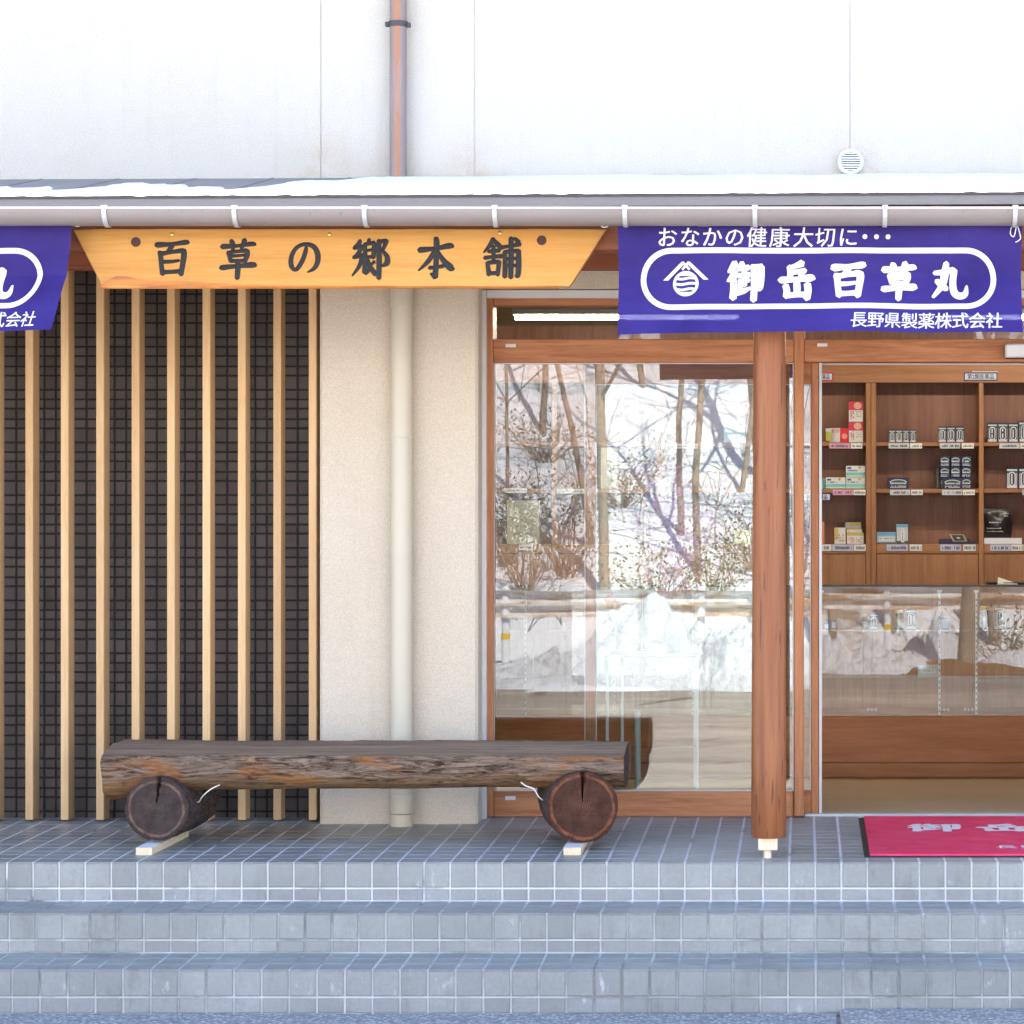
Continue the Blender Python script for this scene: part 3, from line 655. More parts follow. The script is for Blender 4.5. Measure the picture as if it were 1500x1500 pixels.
for k in range(-8, 14):
    xx = px(152 + 190.75 * k, 305, GY - GR)[0]
    if bk is None:
        st = MB(); w2 = 0.0085; N = 13; ro = GR + 0.0055; ri = GR + 0.0022
        an = [math.pi * 0.965 + math.pi * 0.85 * q / (N - 1) for q in range(N)]
        vs = []
        for t in an:
            for xo, rr in ((-w2, ro), (w2, ro), (w2, ri), (-w2, ri)): vs.append((xx + xo, GY + rr * math.cos(t), GZc + rr * math.sin(t)))
        fs = []
        for q in range(N - 1):
            for e in range(4): fs.append((q * 4 + e, q * 4 + (e + 1) % 4, q * 4 + 4 + (e + 1) % 4, q * 4 + 4 + e))
        fs += [(3, 2, 1, 0), tuple(4 * (N - 1) + e for e in range(4))]
        st.add(vs, fs)
        st.rbox(xx - 0.011, xx + 0.011, GY - GR - 0.007, GY - GR + 0.012, GZc - 0.006, GZc + 0.011, 0.002)
        st.box(xx - 0.006, xx + 0.006, GY - GR + 0.013, GY + 0.08, GZc + 0.004, GZc + 0.008)
        bk = st.build('bracket', M['zinc'], GU, loc=(xx, GY, GZc))
    else:
        o = bk.copy(); COL.objects.link(o); o.location = (xx, GY, GZc); child(o, GU)
# brown down pipe on the upper wall
DP = empty('brown_downpipe', (px(583, 100, 1.14)[0], 1.14, 2.8), B)
xc = DP.location.x
smooth(MB().lathe([(0.0365, 2.6 + 0.13), (0.0365, 3.99)], (xc, 1.145, 0), 20).build('pipe', M['brownpipe'], DP), 40)
zb = px(0, 34, 1.12)[2]
smooth(MB().lathe([(0.0375, zb - 0.012), (0.041, zb - 0.011), (0.041, zb + 0.011), (0.0375, zb + 0.012)], (xc, 1.145, 0), 20).build('pipe_clip', M['dark'], DP), 30)
mb = MB().rbox(xc - 0.054, xc - 0.038, 1.13, 1.15, zb - 0.011, zb + 0.009, 0.002).rbox(xc + 0.038, xc + 0.054, 1.13, 1.15, zb - 0.014, zb + 0.006, 0.002)
mb.build('clip_ear', M['dark'], DP)
# cream down pipe on the pillar
CP = empty('cream_downpipe', (px(586, 1214, 1.03)[0], 1.06, 0.03), B); xc = CP.location.x; yc = 1.075
fz0 = fz(1.03)
smooth(MB().lathe([(0.0445, fz0 + 0.2), (0.0445, 2.66)], (xc, yc, 0), 24).build('pipe', M['creampipe'], CP), 40)
smooth(MB().lathe([(0.047, fz0 - 0.004), (0.047, fz0 + 0.050), (0.0445, fz0 + 0.052)], (xc, yc, 0), 24).build('floor_collar', M['creampipe'], CP), 30)
smooth(MB().lathe([(0.0475, fz0 + 0.054), (0.0485, fz0 + 0.06), (0.0485, fz0 + 0.135), (0.0445, fz0 + 0.14), (0.0445, fz0 + 0.201)], (xc, yc, 0), 24).build('pipe_socket', M['creampipe'], CP), 30)
z3 = px(0, 437, 1.03)[2]
smooth(MB().lathe([(0.0445, z3 - 0.03), (0.0475, z3 - 0.028), (0.0475, z3 + 0.06)], (xc, yc, 0), 24).build('pipe_socket', M['creampipe'], CP), 30)
z4 = px(0, 640, 1.03)[2]
smooth(MB().lathe([(0.0446, z4 - 0.002), (0.0458, z4 - 0.001), (0.0458, z4 + 0.001), (0.0446, z4 + 0.002)], (xc, yc, 0), 24).build('pipe_seam', M['creampipe'], CP), 30)
# vent on the upper wall
vx, vy, vz = px(1246, 237, 1.18); VE = empty('vent_cover', (vx, 1.19, vz), B); vr = 19.5 / sc(1.18)
smooth(MB().lathe([(vr, 1.199 - vy), (vr * 1.0, -0.004), (vr * 0.93, -0.016), (vr * 0.74, -0.017), (vr * 0.72, -0.006), (0.001, -0.005)], (vx, vy, vz), 40, 'Y').build('vent_ring', M['white'], VE), 35)
MB().lathe([(vr * 0.715, -0.0058), (vr * 0.715, -0.0075), (0.001, -0.0075)], (vx, vy, vz), 32, 'Y').build('vent_hole', M['black'], VE)
for k in range(8):
    zz = vz + vr * 0.72 * (0.86 - k * 0.245); hw = math.sqrt(max(0.0004, (vr * 0.73) ** 2 - (zz - vz) ** 2))
    m = MB(); h = vr * 0.043
    m.add([(vx - hw, vy - 0.0145, zz - h * 1.3), (vx + hw, vy - 0.0145, zz - h * 1.3), (vx + hw, vy - 0.0145, zz + h * .7), (vx - hw, vy - 0.0145, zz + h * .7), (vx - hw, vy - 0.008, zz + h * 1.6), (vx + hw, vy - 0.008, zz + h * 1.6), (vx + hw, vy - 0.008, zz - h * .3), (vx - hw, vy - 0.008, zz - h * .3)],
          [(0, 1, 2, 3), (3, 2, 5, 4), (7, 6, 1, 0), (4, 5, 6, 7), (1, 6, 5, 2), (0, 3, 4, 7)]); m.build('louvre', M['white'], VE)
# porch post on its block and peg
PO = empty('porch_post', (*px(1125, 1257, 0.13)[:2], 0.0), B); xb = px(1126, 1228, 0.13)[0]; xt = px(1127.5, 490, 0.13)[0]
zb = px(0, 1226, 0.13)[2]
m = MB(); N = 40; H = [zb, zb + 0.003, zb + 0.3, 0.9, 1.4, 1.9, 2.3, zg0 + 0.02]
for h in H:
    t = (h - zb) / (H[-1] - zb); r = (25.8 - 2.4 * t) / sc(0.13) - (0.003 if h == zb else 0)
    for k in range(N):
        q = 2 * math.pi * k / N; rr = r * (1 + 0.008 * noise.noise((math.cos(q) * 1.3, math.sin(q) * 1.3, h * 2)))
        m.v.append((xb + (xt - xb) * t + rr * math.cos(q), 0.13 + rr * math.sin(q), h))
for i in range(len(H) - 1):
    for k in range(N): m.f.append((i * N + k, i * N + (k + 1) % N, (i + 1) * N + (k + 1) % N, (i + 1) * N + k))
m.f += [tuple(range(N - 1, -1, -1)), tuple((len(H) - 1) * N + k for k in range(N))]; m.mi = [0] * len(m.f)
smooth(m.build('shaft', M['post'], PO), 50)
a = px(1110.5, 1245.5, 0.09); b = px(1139, 1226, 0.09)
MB().rbox(a[0], b[0], 0.085, 0.16, a[2], zb + 0.001, 0.003).build('base_block', M['dowel'], PO)
smooth(MB().lathe([(0.0145, fz(0.11) - 0.003), (0.0145, a[2] + 0.002)], (px(1124.5, 0, 0.12)[0], 0.12, 0), 18).build('peg', M['dowel'], PO), 40)

# ------------------------------------------------------------------ the entrance: frame, transom, fixed door and sliding door
YD = 1.37
EN = empty('entrance_frame', (-0.5, YD, 0.03), B)
zfl = fz(YD)
MB().rbox(px(703, 0, 1.285)[0], px(712, 0, 1.285)[0], 1.285, 1.45, zfl - 0.01, px(0, 424.5, 1.285)[2], 0.003).build('metal_surround', M['frame_grey'], EN)
pbox(712.3, 424.5, 1790, 436.5, 1.285, 1.45, 0.003).build('metal_surround', M['frame_grey'], EN)
pbox(712.5, 437, 722, 1197, 1.32, 1.47, 0.003).build('jamb', M['door_v'], EN)
pbox(722.4, 437, 1786, 447, 1.32, 1.47, 0.003).build('head', M['door_h'], EN)
pbox(722.4, 497, 1163.0, 531, 1.335, 1.47, 0.003).build('transom_rail', M['door_h'], EN)
pbox(1178.0, 497, 1786, 530, 1.335, 1.47, 0.003).build('transom_rail', M['door_h'], EN)
pbox(1163.4, 447.4, 1177.6, 1196, 1.33, 1.39, 0.003).build('mullion', M['door_v'], EN)
pbox(723, 447.5, 1163.0, 496.6, 1.40, 1.406, 0).build('transom_pane', M['transom_glass'], EN)
pbox(1178.2, 447.5, 1786, 496.6, 1.40, 1.406, 0).build('transom_pane', M['transom_glass'], EN)
for xa in (722.6, 1162.0, 1178.2):
    pbox(xa, 448, xa + 1.6, 496.6, 1.385, 1.399, 0).build('glazing_bead', M['alu'], EN)
pbox(724.4, 447.2, 1161.8, 448.6, 1.385, 1.399, 0).build('glazing_bead', M['alu'], EN)
for xa, ya in ((740.5, 503.7), (1197, 502.8)):
    pbox(xa, ya, xa + 15, ya + 4.8, 1.331, 1.3345, 0.001).build('name_plate', M['frame_grey'], EN)
MB().rbox(px(1178, 0, 1.4)[0], px(1786, 0, 1.4)[0], 1.39, 1.469, zfl - 0.01, zfl + 0.012, 0.003).build('threshold', M['alu'], EN)
pbox(1204, 530.6, 1786, 534.5, 1.45, 1.462, 0.001).build('door_track', M['alu'], EN)
pbox(1472.5, 503.5, 1560, 523.5, 1.285, 1.3345, 0.006).build('door_sensor', M['frame_grey'], EN)
pbox(1474, 518, 1560, 525, 1.295, 1.3348, 0.002).build('sensor_window', M['black'], EN)
def leaf(name, xo0, xi0, xi1, xo1, yt0, yt1, yb0, yb1, Y, parent):
    D = empty(name, (px((xo0 + xo1) / 2, yb1, Y)[0], Y, zfl), parent)
    pbox(xo0, yt0, xi0, yb1, Y, Y + 0.034, 0.0025).build('stile', M['door_v'], D)
    pbox(xi1, yt0, xo1, yb1, Y, Y + 0.034, 0.0025).build('stile', M['door_v'], D)
    pbox(xi0 + 0.3, yt0, xi1 - 0.3, yt1, Y + 0.001, Y + 0.033, 0.0025).build('top_rail', M['door_h'], D)
    pbox(xi0 + 0.3, yb0, xi1 - 0.3, yb1, Y + 0.001, Y + 0.033, 0.0025).build('bottom_rail', M['door_h'], D)
    pbox(xi0, yt1, xi1, yb0, Y + 0.014, Y + 0.02, 0).build('glass_pane', M['glass'], D)
    for q in (xi0, xi1 - 1.6): pbox(q, yt1, q + 1.6, yb0, Y + 0.006, Y + 0.0138, 0).build('glazing_bead', M['alu'], D)
    for q in (yt1, yb0 - 1.4): pbox(xi0 + 1.7, q, xi1 - 1.7, q + 1.4, Y + 0.006, Y + 0.0138, 0).build('glazing_bead', M['alu'], D)
    return D
FD = leaf('fixed_door', 720.0, 722.8, 1162.6, 1163.2, 530.9, 531.8, 1159, 1196.5, 1.352, B)
pbox(740, 1166.5, 755, 1172, 1.3485, 1.3515, 0.001).build('name_plate', M['frame_grey'], FD)
SD = leaf('sliding_door', 857.5, 872.5, 1188, 1199.5, 531, 562.5, 1157.5, 1191.5, 1.41, B)
pbox(1199.7, 531, 1204, 1191, 1.405, 1.444, 0.001).build('edge_strip', M['alu'], SD)
pbox(856.2, 532, 857.4, 1191, 1.405, 1.444, 0).build('edge_strip', M['alu'], SD)
st = MB(); a = px(888.5, 876, 1.3645)                                                # small red warning sticker: ring and square
pbox(1143, 871, 1146, 893, 1.4285, 1.4238, 0).build('red_sticker', flat((0.62, 0.03, 0.04)), SD)
sx, sy, sz = px(893, 878, 1.3655)
m = MB()
for (r0, r1) in ((0.0185, 0.0215),):
    N = 24
    m.add([(sx + r0 * math.cos(2 * math.pi * k / N), 1.3653, sz + r0 * math.sin(2 * math.pi * k / N)) for k in range(N)] + [(sx + r1 * math.cos(2 * math.pi * k / N), 1.3653, sz + r1 * math.sin(2 * math.pi * k / N)) for k in range(N)],
          [(k, (k + 1) % N, N + (k + 1) % N, N + k) for k in range(N)])
m.build('round_sticker', flat((0.75, 0.25, 0.25)), FD)
RD = leaf('far_fixed_door', 1622, 1639, 1770, 1785, 531, 545, 1159, 1196.5, 1.352, B)
MB().rbox(px(1788, 0, 1.32)[0], 2.75, 1.32, 1.47, 0.0, 2.33, 0.01).build('right_wall', M['stucco'], B)

# ------------------------------------------------------------------ snow lying on the porch roof
m = MB(); nx, ny = 420, 26; X0, X1 = -5.5, 4.0
def snow_t(X, Y):
    e = noise.noise((X * 2.1, 3.1, 0.0)) * 0.5 + noise.noise((X * 6.0, 1.0, 5.0)) * 0.22 + noise.noise((X * 17, 2.0, 9.0)) * 0.07
    left = 1.0 / (1.0 + math.exp((X + 2.15) * 6.0))
    reach = (1.0 - left) * (1.29 + 0.07 * e) + left * (0.40 + 1.8 * e)
    t = 0.5 * (reach - (Y - EY + .005)) + 0.012 * noise.noise((X * 9, Y * 9, 2))
    return max(-0.012, min(0.011 + 0.008 * noise.noise((X * 5, Y * 3, 1.0)), t))
for j in range(ny + 1):
    for i in range(nx + 1):
        X = X0 + (X1 - X0) * i / nx; Y = EY - .012 + (1.195 - EY) * j / ny
        t = snow_t(X, Y)
        if j == 0: t = min(t, 0.006 + 0.004 * noise.noise((X * 20, 0, 3)))
        m.v.append((X, Y, zr(X, Y) + t + (0.0 if j else 0.001)))
for j in range(ny):
    for i in range(nx): m.f.append((j * (nx + 1) + i, j * (nx + 1) + i + 1, (j + 1) * (nx + 1) + i + 1, (j + 1) * (nx + 1) + i))
m.mi = [0] * len(m.f); m.sm = True
tag(m.build('roof_snow', M['clean_snow']), 'thin white snow lying along the porch roof edge', 'snow', kind='stuff')

# ================================================================== wooden name board under the eaves
YB = 0.018
sg = tag(empty('name_board', px(496, 421, YB)), 'long yellow pine signboard with slanted ends and black carved characters', 'signboard')
pts = [(107.5, 337), (146, 412)] + [(150 + q * 6.83, 421 + 1.0 * noise.noise((q * 0.11, 0, 0)) - (1.5 if q > 40 else 0)) for q in range(0, 101, 4)] + [(836, 417), (888, 336)]
pts += [(888 - q * 7.8, 335.5 + 0.8 * noise.noise((q * 0.13, 4, 0))) for q in range(4, 100, 4)]
poly = [(px(a, b, YB)[0], px(a, b, YB)[2]) for a, b in pts]
bm = bmesh.new(); vv = [bm.verts.new((a, YB, b)) for a, b in poly]; f = bm.faces.new(vv); bm.normal_update()
if f.normal.y > 0: f.normal_flip()
hl = []                                         # no holes are cut; dark discs stand in for them
ex = bmesh.ops.extrude_face_region(bm, geom=[f])
for q in ex['geom']:
    if isinstance(q, bmesh.types.BMVert): q.co.y += 0.038
bmesh.ops.recalc_face_normals(bm, faces=bm.faces[:])
be = [e for e in bm.edges if abs(e.verts[0].co.y - YB) < 1e-5 and abs(e.verts[1].co.y - YB) < 1e-5]
bmesh.ops.bevel(bm, geom=be, offset=0.0025, segments=2, affect='EDGES')
me = bpy.data.meshes.new('board'); bm.to_mesh(me); bm.free(); me.materials.append(M['sign'])
o = bpy.data.objects.new('board', me); COL.objects.link(o); child(o, sg)
# bark left along the lower edge, thicker at the left
lo = [(143 + q * 6.9, 421.6) for q in range(0, 100, 2)]
m = MB(); n = len(lo)
def th(i): 
    t = i / (n - 1); return (10.5 * math.exp(-((t - 0.045) / 0.05) ** 2) + 5.5 * math.exp(-((t - 0.16) / 0.12) ** 2) + 3.2 * (1 - t) + 1.6 + 1.2 * noise.noise((t * 14, 1, 0))) * min(1, t * 30 + 0.1)
for i, (a, b) in enumerate(lo):
    p0 = px(a, b + 0.6, YB); p1 = px(a + (2 if i == 0 else 0), b - th(i), YB)
    m.v += [(p0[0], YB + 0.006, p0[2] - 0.0015), (p0[0], YB - 0.0030, (p0[2] * 0.6 + p1[2] * 0.4)), (p1[0], YB - 0.0004, p1[2])]
for i in range(n - 1): m.f += [(3 * i, 3 * i + 3, 3 * i + 4, 3 * i + 1), (3 * i + 1, 3 * i + 4, 3 * i + 5, 3 * i + 2)]
m.mi = [0] * len(m.f); smooth(m.build('bark_edge', M['sign_edge'], sg), 60)
def map_sign(u, v, h): p = px(u, v, YB); return (p[0], YB - h, p[2])
kk = sc(YB)
def map_s(u, v, h): return (u, YB - h, v)
for ch, cx, cy, sz in (('百', 252, 379, 52), ('草', 349, 379.5, 54), ('の', 446, 378, 45), ('郷', 542, 379.5, 54), ('本', 638.5, 378.5, 54), ('舗', 735, 379, 55)):
    p = px(cx, cy, YB); glyph_mesh(ch, map_s, sz / kk, p[0], p[2], 0.0012, 0.0035, 1.36, 0.0014).build('character', M['lacquer'], sg)
for hx, hy in ((199, 354.5), (793.5, 352)):
    p = px(hx, hy, YB); r = 7.2 / kk
    m = MB(); N = 24
    m.add([(p[0] + r * math.cos(2 * math.pi * k / N), YB - 0.0007, p[2] + r * math.sin(2 * math.pi * k / N)) for k in range(N)] + [(p[0] + r * 0.9 * math.cos(2 * math.pi * k / N), YB - 0.001, p[2] + r * 0.9 * math.sin(2 * math.pi * k / N)) for k in range(N)] + [(p[0], YB - 0.0008, p[2])],
          [((k + 1) % N, k, N + k, N + (k + 1) % N) for k in range(N)] + [(N + (k + 1) % N, N + k, 2 * N) for k in range(N)])
    m.build('hole_shade_disc', flat((0.055, 0.016, 0.008), 0.6), sg)  # shade inside the open hole put in as a flat dark disc
for hx, hy in ((252, 343.5), (482.5, 343.5), (732.5, 341.5)):
    p = px(hx, hy, YB); r = 3.0 / kk
    smooth(MB().lathe([(r, -0.0002), (r, -0.002), (r * 0.6, -0.0042), (0.0004, -0.0048)], (p[0], YB, p[2]), 14, 'Y').build('screw', M['brass'], sg), 60)

# ================================================================== printed banners
YN = -0.115; kb = sc(YN)
def banner(label, dx, skew, droop):
    x0, y0, x1, y1 = 905.0, 329.5, 1497.5, 489.0
    def bp(u, v, h=0.0):                          # u, v in photo pixels of the right-hand banner
        s_ = (u - x0) / (x1 - x0); t = (v - y0) / (y1 - y0)
        fold = 0.008 * math.sin(s_ * 17 + 1.2 + t) * t + 0.003 * math.sin(s_ * 41 + t * 3) * t + 0.045 * noise.noise((s_ * 5 + dx, t * 1.3, 0.4)) * (0.3 + t)
        cre = 0.055 * t / 0.46 if t < 0.46 else 0.055 - 0.09 * (t - 0.46) / 0.54
        for cx in (0.16, 0.325, 0.49, 0.655, 0.82): cre += 0.006 * math.exp(-abs(s_ - cx) / 0.02)
        cre += 0.0
        uu = u + skew * t * max(0.0, (s_ - 0.1)) ** 1.5
        vvv = v + droop * (s_ - 0.5) * t - 3.5 * t * math.sin(min(1, s_ * 1.15) * math.pi) * 0.9 + 1.5 * t * noise.noise((s_ * 6, 2, dx))
        p = px(uu + dx, vvv, YN); return (p[0], YN + fold + cre - h, p[2])
    root = tag(empty('banner', bp((x0 + x1) / 2, y0)), label, 'banner', 'purple banners under the eaves')
    m = MB(); nx, ny = 200, 50
    for j in range(ny + 1):
        for i in range(nx + 1): m.v.append(bp(x0 + (x1 - x0) * i / nx, y0 + (y1 - y0) * j / ny))
    for j in range(ny):
        for i in range(nx): m.f.append((j * (nx + 1) + i, (j + 1) * (nx + 1) + i, (j + 1) * (nx + 1) + i + 1, j * (nx + 1) + i + 1))
    m.mi = [0] * len(m.f); m.sm = True
    m.build('cloth', M['cloth'], root)
    L = 0.0036
    fmap = lambda u, v, h: bp(u, -v, h)           # type works upwards
    for ch, cx in (('御', 1091.5), ('岳', 1167), ('百', 1243), ('草', 1317.5), ('丸', 1392)):
        glyph_mesh(ch, fmap, 52, cx, -412, L, 0.0, 1.75 if ch in '百草' else 1.3).build('character', M['print'], root)
    for ch, cx in zip('おなかの健康大切に', (978, 1011, 1044, 1076, 1108.6, 1142, 1177, 1208.6, 1243)):
        type_mesh(ch, fmap, 31, cx, -347, L, 0.012, shear=0.06).build('small_character', M['print'], root)
    for cx in (1267, 1284, 1301):
        m = MB(); N = 14; m.add([fmap(cx + 3.6 * math.cos(2 * math.pi * k / N), -346.5 + 3.6 * math.sin(2 * math.pi * k / N), L) for k in range(N)], [tuple(range(N))]); m.build('dot', M['print'], root)
    for i, ch in enumerate('長野県製薬株式会社'):
        type_mesh(ch, fmap, 25.5, 1258 + i * 24.7, -471.5, L, 0.012, shear=0.06).build('small_character', M['print'], root)
    # rounded frame
    pth = []; a0, a1, b0, b1, r = 941.5, 1456.5, 366.5, 450, 41.7
    for k in range(40): pth.append((a0 + r + (a1 - a0 - 2 * r) * k / 40, b0, 0, -1))
    for k in range(24): t = -math.pi / 2 + math.pi * k / 24; pth.append((a1 - r + r * math.cos(t), (b0 + b1) / 2 + r * math.sin(t), math.cos(t), math.sin(t)))
    for k in range(40): pth.append((a1 - r - (a1 - a0 - 2 * r) * k / 40, b1, 0, 1))
    for k in range(24): t = math.pi / 2 + math.pi * k / 24; pth.append((a0 + r + r * math.cos(t), (b0 + b1) / 2 + r * math.sin(t), math.cos(t), math.sin(t)))
    m = MB(); n = len(pth)
    m.add([bp(a + c * 4.1, b + d * 4.1, L) for a, b, c, d in pth] + [bp(a - c * 4.1, b - d * 4.1, L) for a, b, c, d in pth], [((k + 1) % n, k, n + k, n + (k + 1) % n) for k in range(n)])
    m.build('rounded_frame', M['print'], root)
    # crest: crossed rafters over a disc with wavy bars
    cx, cy, r = 1004, 414.8, 19.0; em = MB()
    def bar(P, w_):
        for q in range(len(P) - 1):
            (xa, ya), (xb, yb) = P[q], P[q + 1]; l = math.hypot(xb - xa, yb - ya); nx_, ny_ = -(yb - ya) / l * w_ / 2, (xb - xa) / l * w_ / 2
            em.add([bp(xa + nx_, ya + ny_, L), bp(xb + nx_, yb + ny_, L), bp(xb - nx_, yb - ny_, L), bp(xa - nx_, ya - ny_, L)], [(0, 1, 2, 3)])
    em.add([bp(970.5, 409.5, L), bp(978, 409.5, L), bp(1001.5, 386, L), bp(998.5, 382, L)], [(0, 1, 2, 3)]); em.add([bp(1037.5, 409, L), bp(1030, 409, L), bp(1006.5, 386, L), bp(1009.5, 382, L)], [(3, 2, 1, 0)])
    bar([(999.5, 383), (1009.5, 394)], 3.4); bar([(1008.5, 383), (998.5, 394)], 3.4)
    N = 36
    em.add([bp(cx + r * math.cos(2 * math.pi * k / N), cy + r * math.sin(2 * math.pi * k / N), L) for k in range(N)] + [bp(cx + (r - 4.2) * math.cos(2 * math.pi * k / N), cy + (r - 4.2) * math.sin(2 * math.pi * k / N), L) for k in range(N)], [(k, (k + 1) % N, N + (k + 1) % N, N + k) for k in range(N)])
    for yo in (-8, 0.2, 8.4):
        hw = math.sqrt((r - 3.6) ** 2 - yo ** 2); P = [(cx - hw + 2 * hw * q / 10, cy + yo + 0.9 * math.sin(q / 10 * 2 * math.pi)) for q in range(11)]; bar(P, 4.0)
    bar([(cx - 9, cy - 13.5), (cx + 9, cy - 13.5)], 3); bar([(cx - 9, cy + 14), (cx + 9, cy + 14)], 3)
    em.build('crest', M['print'], root)
    return root, bp
b1, bpR = banner('purple banner printed with white characters hanging above the shop door', 0.0, 0.0, -2.5)
b2, bpL = banner('purple banner cut off at the left edge, hanging before the slats', -1393.0, -27.0, -9.0)
def cord(pts, r, parent):
    P = [(a, b, 1) for a, b in pts]; q = cr(P, 5); smooth(MB().tube([(px(a, b, YN - 0.01)[0], YN - 0.012 - 0.004 * math.sin(i * 0.7), px(a, b, YN)[2]) for i, (a, b, _) in enumerate(q)], r, 6).build('tie_cord', M['cord'], parent))
cord([(1492, 326), (1483, 331), (1480, 343), (1485, 347), (1488, 336), (1489, 329), (1493, 340), (1495, 349), (1492, 353), (1488, 355)], 0.0021, b1)
cord([(877, 328), (883, 333), (890, 332), (896, 326)], 0.0022, b1)
cord([(908, 330), (897, 327), (893, 322)], 0.0018, b1)
cord([(107, 327), (111, 331.5), (117, 331), (120, 326)], 0.0024, b2)

# ================================================================== log bench
bench = tag(empty('log_bench', (px(535, 1232, 0.5)[0], 0.55, fz(0.5))), 'rustic bench of a flat topped log resting on two short round logs', 'bench')
xl, xr = px(148, 1125, 0.36)[0], px(915, 1125, 0.40)[0]
SC = ((xl + xr) / 2, 0.56, 0.337)
m = MB(); nx, na = 320, 120
def ring(i, X):
    t = i / nx; out = []
    for k in range(na):
        q = 2 * math.pi * k / na
        ry = 0.215 - 0.012 * t; rz = 0.100 - 0.008 * t
        c_, s_ = math.cos(q), math.sin(q)
        y_ = ry * (abs(c_) ** 0.8) * (1 if c_ > 0 else -1); z_ = rz * (abs(s_) ** 0.85) * (1 if s_ > 0 else -1)
        topz = 0.078 - 0.004 * t
        flat_ = z_ > topz - 0.20 * max(0.0, -y_ - 0.03)
        flags[k] = flat_
        nz = 0.007 * noise.noise((X * 2.2, q * 1.0, 1)) + 0.0045 * noise.noise((X * 5.0, math.cos(q) * 7, math.sin(q) * 7)) - 0.006 * abs(noise.noise((X * 4.5, math.cos(q) * 14, math.sin(q) * 14))) - 0.004 * abs(noise.noise((X * 11, math.cos(q) * 30, math.sin(q) * 30))) + 0.006
        if flat_: z_ = topz - 0.20 * max(0.0, -y_ - 0.03) + 0.0008 * noise.noise((X * 3, y_ * 30, 0)); nz = 0
        y_ += c_ * nz; z_ += (s_ * nz if not flat_ else 0)
        yo = 0.0; zo = 0.0
        if not flat_:
            zo += 0.010 * noise.noise((X * 1.3, 7, 3))
            d = X - px(165, 0, 0.4)[0]
            if z_ < 0: z_ *= 1 + 0.35 * math.exp(-((X - xl) / 0.22) ** 2)
        out.append((X, SC[1] + y_ + yo, SC[2] + z_ + (zo if z_ < 0 else zo * 0.3)))
    return out
Xs = [xl + 0.006] + [xl + (xr - xl) * i / nx for i in range(0, nx + 1)] + [xr - 0.004]
rings = []; flags = [False] * na; rz_f = []
for j, X in enumerate(Xs):
    r_ = ring(max(0, min(nx, j - 1)), X); rz_f.append(flags[:])
    if j == 0 or j == len(Xs) - 1:
        r_ = [(X + (-1 if j == 0 else 1) * 0.001, SC[1] + (p[1] - SC[1]) * 0.97, SC[2] + (p[2] - SC[2]) * 0.97) for p in r_]
    elif j == 1: r_ = [(p[0] + 0.014 * abs(noise.noise((p[1] * 9, p[2] * 9, 0))), p[1], p[2]) for p in r_]
    rings.append(r_)
for r_ in rings: m.v += r_
for i in range(len(rings) - 1):
    for k in range(na):
        m.f.append((i * na + k, (i + 1) * na + k, (i + 1) * na + (k + 1) % na, i * na + (k + 1) % na))
        m.mi.append(1 if rz_f[i][k] and rz_f[i][(k + 1) % na] else 0)
for e, rev in ((0, False), (len(rings) - 1, True)):
    c = len(m.v); m.v.append(tuple(sum(p[k] for p in rings[e]) / na for k in range(3)))
    for k in range(na):
        a, b = e * na + k, e * na + (k + 1) % na; m.f.append((c, b, a) if rev else (c, a, b)); m.mi.append(2)
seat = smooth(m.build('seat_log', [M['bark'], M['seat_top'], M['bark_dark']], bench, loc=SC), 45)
def support(cx, cy, r_px, Yf, Ln, dxb, mats, name='support_log'):
    c = px(cx, cy, Yf); r = r_px / sc(Yf); m = MB(); na = 84; nr = 15; ny = 22
    rad = [r * (1 + 0.032 * noise.noise((math.cos(2 * math.pi * k / na) * 1.4 + cx, math.sin(2 * math.pi * k / na) * 1.4, 2)) + 0.008 * noise.noise((math.cos(2 * math.pi * k / na) * 6, math.sin(2 * math.pi * k / na) * 6, cx))) for k in range(na)]
    ck = na // 4 - (1 if dxb > 0 else 0)
    m.v.append((0, 0, 0))
    for i in range(1, nr + 1):
        for k in range(na):
            q = 2 * math.pi * k / na; f_ = i / nr; rr = rad[k] * f_
            y_ = 0.0015 * noise.noise((rr * 60 * math.cos(q), rr * 60 * math.sin(q), 3)) + (0.006 if i == nr else 0)
            dq = 0.0
            if i > nr * 0.16:
                kk_ = ck + int(round(1.2 * noise.noise((i * 0.35, cx, 0))))
                if k == kk_ and i < nr: y_ += 0.035
                if i > nr * 0.6 and i < nr and k == kk_ - 1 and i % 2: y_ += 0.02
            m.v.append((rr * math.cos(q), y_, rr * math.sin(q)))
    for k in range(na): m.f.append((0, 1 + (k + 1) % na, 1 + k)); m.mi.append(1)
    for i in range(nr - 1):
        for k in range(na):
            m.f.append((1 + i * na + k, 1 + i * na + (k + 1) % na, 1 + (i + 1) * na + (k + 1) % na, 1 + (i + 1) * na + k)); m.mi.append(1)
    b0 = 1 + (nr - 1) * na
    for j in range(1, ny + 1):
        t = j / ny
        for k in range(na):
            q = 2 * math.pi * k / na
            rr = rad[k] * (1 + 0.04 * math.sin(t * 3.0) + 0.035 * noise.noise((math.cos(q) * 2.2, math.sin(q) * 2.2, t * 3 + cx)) - 0.05 * abs(noise.noise((math.cos(q) * 8, math.sin(q) * 8, t * 2.5))))
            m.v.append((rr * math.cos(q) + dxb * t, t * Ln, rr * math.sin(q)))
        for k in range(na):
            a = b0 + (j - 1) * na; 
            m.f.append((a + k, a + (k + 1) % na, a + na + (k + 1) % na, a + na + k)); m.mi.append(0)
    e = b0 + ny * na; m.f.append(tuple(e + k for k in range(na))); m.mi.append(1)
    me = m.mesh(name, mats); o = bpy.data.objects.new(name, me); COL.objects.link(o); o.location = c; child(o, bench); smooth(o, 38); return o, c, r
